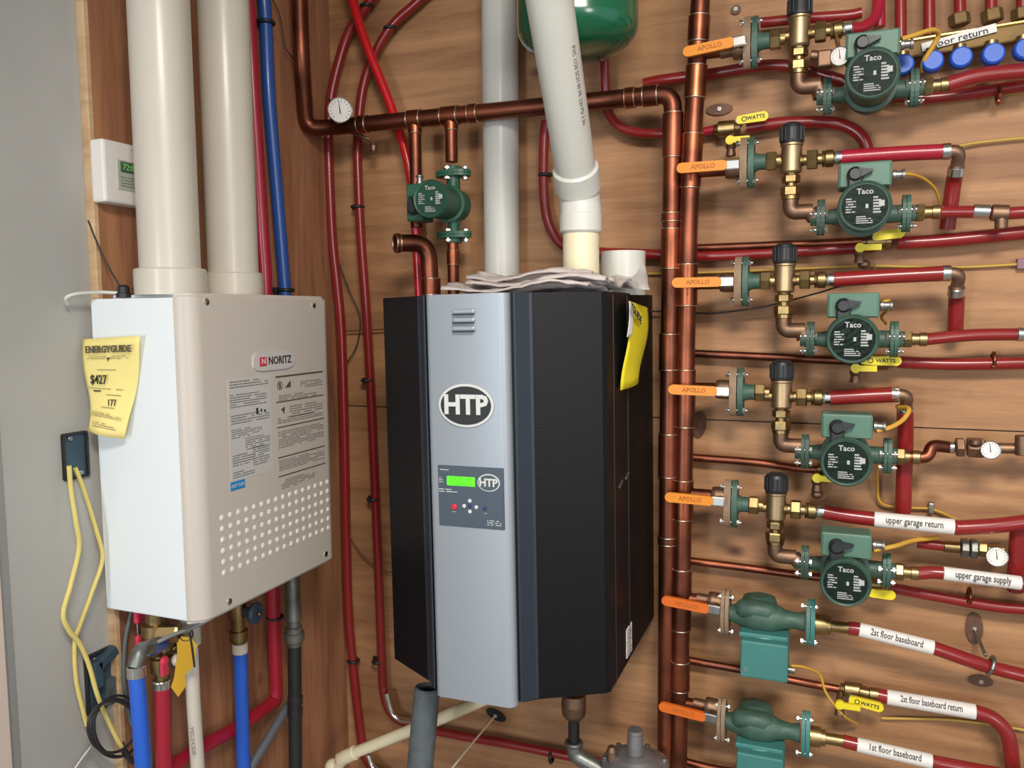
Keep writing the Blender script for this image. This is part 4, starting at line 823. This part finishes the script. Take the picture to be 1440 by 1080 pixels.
cl = MB().torus(W(1393, 936, .095), V((1, 0, -.3)), .019, .004, 16).cyl(W(1371, 886, .01), W(1386, 922, .10), .004, 8); solo('pipe_hanger', cl, STL, 'thin metal hanger rod with ring on 2st floor baseboard pex', 'hanger')
for a, b, l in ((1404, 142, 'below the topmost pump pex'), (1397, 515, 'on third row red pex'), (1363, 846, 'on fifth row red pex')):
    c = W(a, b-8, .04); t = thing('split_ring', 'small copper split ring hanger %s at right' % l, 'hanger', c, 'copper split ring hangers'); MB().torus(c, X, .016, .004, 14).build('ring', COP, t); MB().ball(W(a, b, .05), .006).build('screw', COPN, t)
run('string', 'pale string stretched from the black oval plate down leftwards', [W(695, 1008, .02), W(660, 1050, .15), W(620, 1100, .25)], .003, ROP, 'string', None, 6, False)
c = W(767, 246, .03); t = thing('pipe_clamp', 'black clamp on the red pex right of straight vent pipe', 'clamp', c, 'small pipe clamps left of boiler'); del t['group']; MB().torus(c, Z, .015, .0045, 16).build('ring', BLK, t)
# ---------------------------------------------------------------- below the boiler
t = thing('insulated_hose', 'grey rubber insulated pipe with open end below the boiler', 'pipe', W(600, 968, .40))
a, b = W(601, 966, .40), W(588, 1110, .42); ax = (b-a).normalized(); ra = .0345
MB().lathe(a, ax, [(0.02, .020), (0, .022), (0, .0265), (.004, .0295), ((b-a).length, .0305)], 28).build('sleeve', GRY, t); MB().lathe(a+ax*.012, ax, [(0, .021), (.02, .021)], 20).build('bore', DRK, t)
run('drain_line', 'cream plastic drain line sloping up to the right below the boiler', [W(455, 1095, .20), W(490, 1062, .20), W(620, 1010, .20), W(700, 975, .2)], .0155, PVY, 'pipe', None, 20, False, n=6)
solo('drain_fitting', MB().cyl(W(478, 1068, .20), W(500, 1058, .20), .019, 18).ball(W(468, 1078, .20), .022), PVY, 'cream elbow fitting on drain line at bottom left', 'fitting')
t = thing('gas_pipe', 'dark gas pipe with union dropping from boiler bottom right', 'pipe', W(808, 990, .22))
g0 = W(807, 985, .22); g0.z = BZ0+.01
MB().lathe(V((g0.x, g0.y, W(807, 1010, .22).z)), Z, [(0, .020), (.01, .028), (.035, .030), (.06, .028)], 20).build('union', BRZ, t)
MB().cyl(V((g0.x, g0.y, W(808, 1045, .22).z)), V((g0.x, g0.y, W(807, 1010, .22).z)), .0135, 16).build('nipple', BLP, t)
MB().tube(fillet([V((g0.x, g0.y, W(808, 1043, .22).z)), W(808, 1062, .22), W(850, 1085, .22)], .03), .019, 16).torus(V((g0.x, g0.y, W(808, 1045, .22).z)), Z, .017, .006).build('elbow', GLV, t)
rc = W(893, 1078, .22); t = thing('gas_regulator', 'cast aluminium gas regulator with a vertical cap at bottom', 'regulator', rc)
MB().lathe(rc, Z, [(0, .075), (.012, .078), (.016, .066), (.030, .045), (.036, .030)], 32).build('body', CST, t); MB().lathe(rc+Z*.03, Z, [(0, .021), (.05, .017), (.052, .018), (.060, .017)], 20).build('spring_cap', CST, t)
for k in range(6): a = PI*k/3+.3; MB().hexn(rc+V((.068*math.cos(a), .068*math.sin(a), .012)), rc+V((.068*math.cos(a), .068*math.sin(a), .022)), .007).build('bolt', GLV, t)
MB().lathe(rc+V((-.05, -.02, .02)), Z, [(0, .014), (.02, .012), (.03, .008)], 12).build('vent_boss', BRZ, t)
# clamp on bottom red line
c = W(776, 1063, .04); t = thing('pipe_clamp', 'dark clamp on bottom red pex left of the gas pipe', 'clamp', c); MB().torus(c, X, .016, .005, 14).build('ring', BLK, t)
# ---------------------------------------------------------------- below the water heater
def hb(px, py, e): p = L(px, py, e); return p
# cold blue line nearest camera
t = thing('blue_supply_pipe', 'bright blue pex with metal elbow at lower left', 'pipe', L(195, 945, .16))
p = [L(204, 1110, .17), L(196, 1000, .165), L(192, 950, .16)]
MB().tube(p, .0145, 18).build('pipe', BLU, t); MB().cyl(L(192, 952, .16), L(191.5, 936, .16), .0165, 18).build('crimp_ring', CHR, t)
e0 = L(190, 938, .16); e1_ = L(196, 918, .16); e2_ = L(232, 903, .12)
MB().tube(fillet([e0, e1_+Z*.004, e2_], .02), .014, 16).build('elbow', GLV, t); MB().cyl(e1_.lerp(e2_, .38), e1_.lerp(e2_, .80), .0152, 14).build('pex_piece', BLD, t)
MB().hexn(L(226, 906, .12), L(236, 902, .115), .018).torus(L(246, 900, .11), (L(246, 900, .11)-L(226, 906, .11)), .018, .007).hexn(L(240, 902, .112), L(252, 898, .105), .020).build('union', BRA, t)
t = thing('red_hot_pipe', 'crimson pex below brass valve at lower left', 'pipe', L(228, 975, .09))
MB().tube([L(231, 1110, .09), L(229, 1030, .09), L(228, 965, .09)], .0155, 18).build('pipe', REL, t); MB().cyl(L(228, 968, .09), L(227.5, 955, .09), .0165, 16).torus(L(227, 957, .09), Z, .015, .004).build('crimp_ring', CHR, t)
MB().lathe(L(228, 958, .09), Z, [(0, .013), (.02, .013), (.022, .021), (.05, .021), (.052, .015), (.11, .015)], 16).build('valve_body', BRA, t)
o_ = MB().box(L(231, 938, .125), (.006, .018, .036), .003).ball(L(231, 930, .125), .011, (.5, 1, 1)).build('red_handle', RDV, t)
t = thing('brass_service_valve', 'chunky brass service valve under near corner of the water heater', 'valve', L(222, 890, .10))
vz = L(219, 888, .10); MB().lathe(V((vz.x, vz.y, HZ0-.005)), -Z, [(0, .018), (.02, .018), (.022, .026), (.045, .026), (.047, .02), (.07, .022), (.085, .018)], 16).hexn(vz-X*.0+V((.01, -.01, 0)), vz+V((.05, .01, 0)), .018).build('body', BRA, t)
t = thing('red_valve_lever', 'red vinyl lever with white tag left of brass service valve', 'valve', L(199, 883, .05))
for a, b in ((197, 864), (199, 902)): MB().box(L(a, b, .05), (.012, .028, .032), .005).build('grip', RDV, t)
MB().box(L(199, 884, .05), (.004, .022, .040), .001).build('plate', CHR, t)
# condensate pipe white
t = thing('condensate_pipe', 'white plastic condensate pipe under the water heater', 'pipe', L(271, 960, .13))
a = L(266, 862, .13); MB().tube([V((a.x, a.y, HZ0)), L(268, 905, .13)], .021, 22).build('upper_sleeve', PVC, t); lp = MB().tube([L(268, 898, .13), L(272, 985, .13), L(280, 1110, .13)], .0140, 20).build('pipe', PVC, t)
a, b = L(268, 1010, .1445), L(274, 1075, .1445); nrm = (CAM-a).normalized()
sub(lp, text_mesh('PVC 3/4 SDR', .011, (a+b)/2+nrm*.005, (b-a), nrm.cross(b-a), .0004), 'lettering', INF)
c = L(262, 925, .16); tg = thing('yellow_tag', 'amber yellow warning tag hanging below the water heater', 'tag', c)
nrm = V((.75, -.66, 0)); u = V((.66, .75, 0))
MB().prism([(-.008, .045), (.010, .040), (.020, .022), (.012, -.02), (-.004, -.034), (-.002, -.055), (-.018, -.075), (-.030, -.052), (-.024, -.036), (-.016, .01), (-.016, .034)], c, u, Z, nrm, .0014).build('tag_sheet', TAG, tg)
MB().torus(c+Z*.046+u*.002, nrm, .012, .0018, 16).tube([c+Z*.05+u*.008, c+Z*.02+u*.011+nrm*.004, c-Z*.02+u*.014+nrm*.004], .002, 6).build('wire_loop', BLP, tg)
run('service_cable', 'grey cable sweeping from the heater underside to the left', [L(305, 862, .2), L(292, 872, .19), L(270, 883, .17), L(245, 892, .16), L(222, 903, .15), L(210, 912, .12)], .004, GWI, 'cable', None, 8)
run('service_cable', 'dark grey cable hanging along the plywood edge below the heater', [L(188, 848, .02), L(182, 872, .02), L(176, 905, .02), L(174, 950, .02), L(178, 985, .02), L(185, 1020, .03)], .0045, mat('slate_cable', (84, 90, 90), .5), 'cable', None, 8)
solo('white_plug', MB().ball(L(290, 866, .21), .010, (1, 1.6, .5)), PVC, 'small white plug hanging at near bottom corner of heater', 'plug')
solo('rubber_bung', MB().ball(L(250, 928, .13), .013), PVC, 'small white round cap behind the amber tag', 'cap')
# blue pipe middle with brass valve
t = thing('blue_return_pipe', 'blue pex below a brass valve, middle of heater underside', 'pipe', L(340, 930, .07))
MB().tube([L(345, 1110, .07), L(342, 1060, .07), L(340, 990, .07), L(338, 915, .07)], .0155, 18).build('pipe', BLU, t); MB().cyl(L(338, 918, .07), L(337.5, 904, .07), .0175, 16).build('crimp_ring', PVC, t)
vz = L(336, 904, .07); MB().lathe(vz, Z, [(0, .014), (.008, .014), (.009, .021), (.030, .021), (.031, .015), (.060, .016), (.062, .022), (.12, .022)], 16).build('valve_body', BRA, t); 
vk = L(356, 862, .11); MB().lathe(vk, X, [(0, .024), (.008, .026), (.014, .02)], 10).lathe(vk-X*.04, X, [(0, .012), (.04, .012)], 12).build('handwheel', mat('dark_blue_wheel', (58, 74, 92), .5), t); MB().ball(vk+X*.016, .006).build('wheel_screw', BRA, t)
t = thing('gas_supply_pipe', 'black gas pipe with galvanized union right of water heater pipes', 'pipe', L(414, 900, .10))
tp = L(412, 838, .10); MB().tube([L(416, 1110, .10), L(415, 1000, .10), L(414, 903, .10)], .0165, 18).build('pipe', BLP, t)
for a, b in ((978, 990), (996, 1006)): MB().cyl(L(415, b, .10), L(415, a, .10), .0185, 16).build('band', BLP, t)
MB().lathe(L(414, 908, .10), Z, [(0, .017), (.012, .018), (.014, .025), (.034, .026), (.036, .021), (.048, .021), (.05, .016), (.066, .016), (.068, .021), (.095, .019), (.27, .018)], 14).build('union', GLV, t)
run('grey_branch_pipe', 'grey pipe sloping down left from the black gas pipe', [L(412, 985, .06), L(400, 1000, .06), L(355, 1075, .06), L(345, 1100, .06)], .0115, mat('slate_pipe', (96, 98, 104), .5), 'pipe', None, 14, False)
# ---------------------------------------------------------------- electrical boxes and cables on the grey wall
def GW(px, py, e=0): return L(px, py, -.018+e)
def ebox(label, tl, br, deep=.02, tilt=0):
    p, q = GW(*tl), GW(*br); c = (p+q)/2; w_, h_ = abs(q.y-p.y), abs(q.z-p.z)
    t = thing('outlet_box', label, 'electrical box', c, 'open electrical boxes in the drywall')
    fr = MB()
    for dy, dz, sy, sz in ((0, h_/2, w_, .004), (0, -h_/2, w_, .004), (w_/2, 0, .004, h_), (-w_/2, 0, .004, h_)): fr.box(c+V((.003, dy, dz)), (.010, sy, sz), .001)
    fr.build('rim', BLP, t); MB().box(c+X*.0005, (.002, w_, h_), 0).build('back', BOX, t)
    MB().cyl(c+V((.002, -.01, h_*.4)), c+V((.006, -.01, h_*.4)), .005, 10).build('screw_boss', STL, t); MB().cyl(c+V((.002, .01, -h_*.4)), c+V((.006, .01, -h_*.4)), .005, 10).build('screw_boss', STL, t); return c
c1 = ebox('open blue-grey electrical box in drywall left of the heater', (86, 612), (122, 668))
c2 = ebox('open dark electrical box in the drywall at lower left', (118, 925), (160, 985))
solo('torn_drywall', MB().prism([(0, 0), (.07, .012), (.075, -.02), (.06, -.06), (.025, -.045), (-.01, -.05)], GW(150, 955, .002), Y, Z, X, .012), GRY, 'torn grey wall patch behind the lower electrical box', 'patch')
solo('broken_outlet', MB().box(GW(135, 948, .012), (.02, .022, .055), .004).box(GW(148, 925, .012), (.02, .05, .02), .003, Matrix.Rotation(.4, 3, 'X')), BOX, 'loose dark outlet body in the lower electrical box', 'outlet')
run('yellow_cable', 'pale yellow cable from upper box bulging left then crossing right', [GW(97, 655, .02), GW(100, 690, .02), GW(107, 735, .03), GW(111, 770, .03), GW(100, 820, .03), GW(89, 862, .03), GW(96, 885, .03), GW(112, 905, .03), GW(125, 935, .03), GW(138, 980, .035), GW(155, 1020, .04), GW(172, 1052, .05)], .0045, YEC, 'cable', 'yellow cables on the grey wall', 10)
run('yellow_cable', 'second yellow cable from upper box kinking right then dropping left', [GW(106, 658, .02), GW(118, 690, .02), GW(135, 745, .03), GW(144, 785, .03), GW(130, 830, .03), GW(112, 880, .025), GW(105, 905, .02), GW(107, 955, .02), GW(117, 1000, .02), GW(122, 1020, .02)], .0042, YEC, 'cable', 'yellow cables on the grey wall', 10)
for k, (a, b) in enumerate(((1, 'upper'), (0, 'lower'))):
    run('stripped_wire', 'thin stripped conductor, %s one, below the yellow cable end' % b, [GW(123, 1018, .02), GW(129, 1040+k*5, .02), GW(122-k*6, 1065, .02), GW(105-k*10, 1095, .02)], .0016, (GWI, PAP)[k], 'wire', 'stripped wire ends', 6)
run('cable_tail', 'dark tail of the yellow cable ending at the plywood', [GW(170, 1046, .045), GW(178, 1062, .05), GW(188, 1072, .05)], .006, BWI, 'cable', None, 8)
cp_ = []
for k in range(61): a = 2*PI*k/20; cp_.append(GW(162+34*math.cos(a)+5*math.sin(a*.33), 1022+40*math.sin(a)+4*math.cos(a*.7), .035+.0007*k))
run('coiled_wire', 'loose coil of black wire hanging on the wall at lower left', [GW(206, 985, .04)]+cp_+[GW(200, 1070, .06)], .0027, BWI, 'wire', None, 8, True, n=2)
run('service_cable', 'white cable looping left of heater top from its black gland', [L(165, 412, .05), L(140, 411, .03), L(108, 413, .02), L(93, 419, .01), L(95, 428, .0)], .0035, PVG, 'cable', None, 8)
c = L(174, 412, .06); t = thing('cable_gland', 'black cable gland on top of the heater left of flue', 'gland', c); MB().lathe(V((c.x, c.y, HZ1)), Z, [(0, .014), (.008, .014), (.009, .011), (.02, .011), (.024, .006)], 12).build('gland', BLK, t); MB().box(V((c.x+.02, c.y+.03, HZ1+.012)), (.03, .03, .02), .003).build('block', BLK, t)
run('thin_cable', 'thin black cable slanting down the plywood edge to the heater gland', [L(124, 310, .012), L(134, 335, .01), L(150, 370, .02), L(168, 402, .05), L(174, 412, .06)], .0016, BWI, 'wire', None, 6)
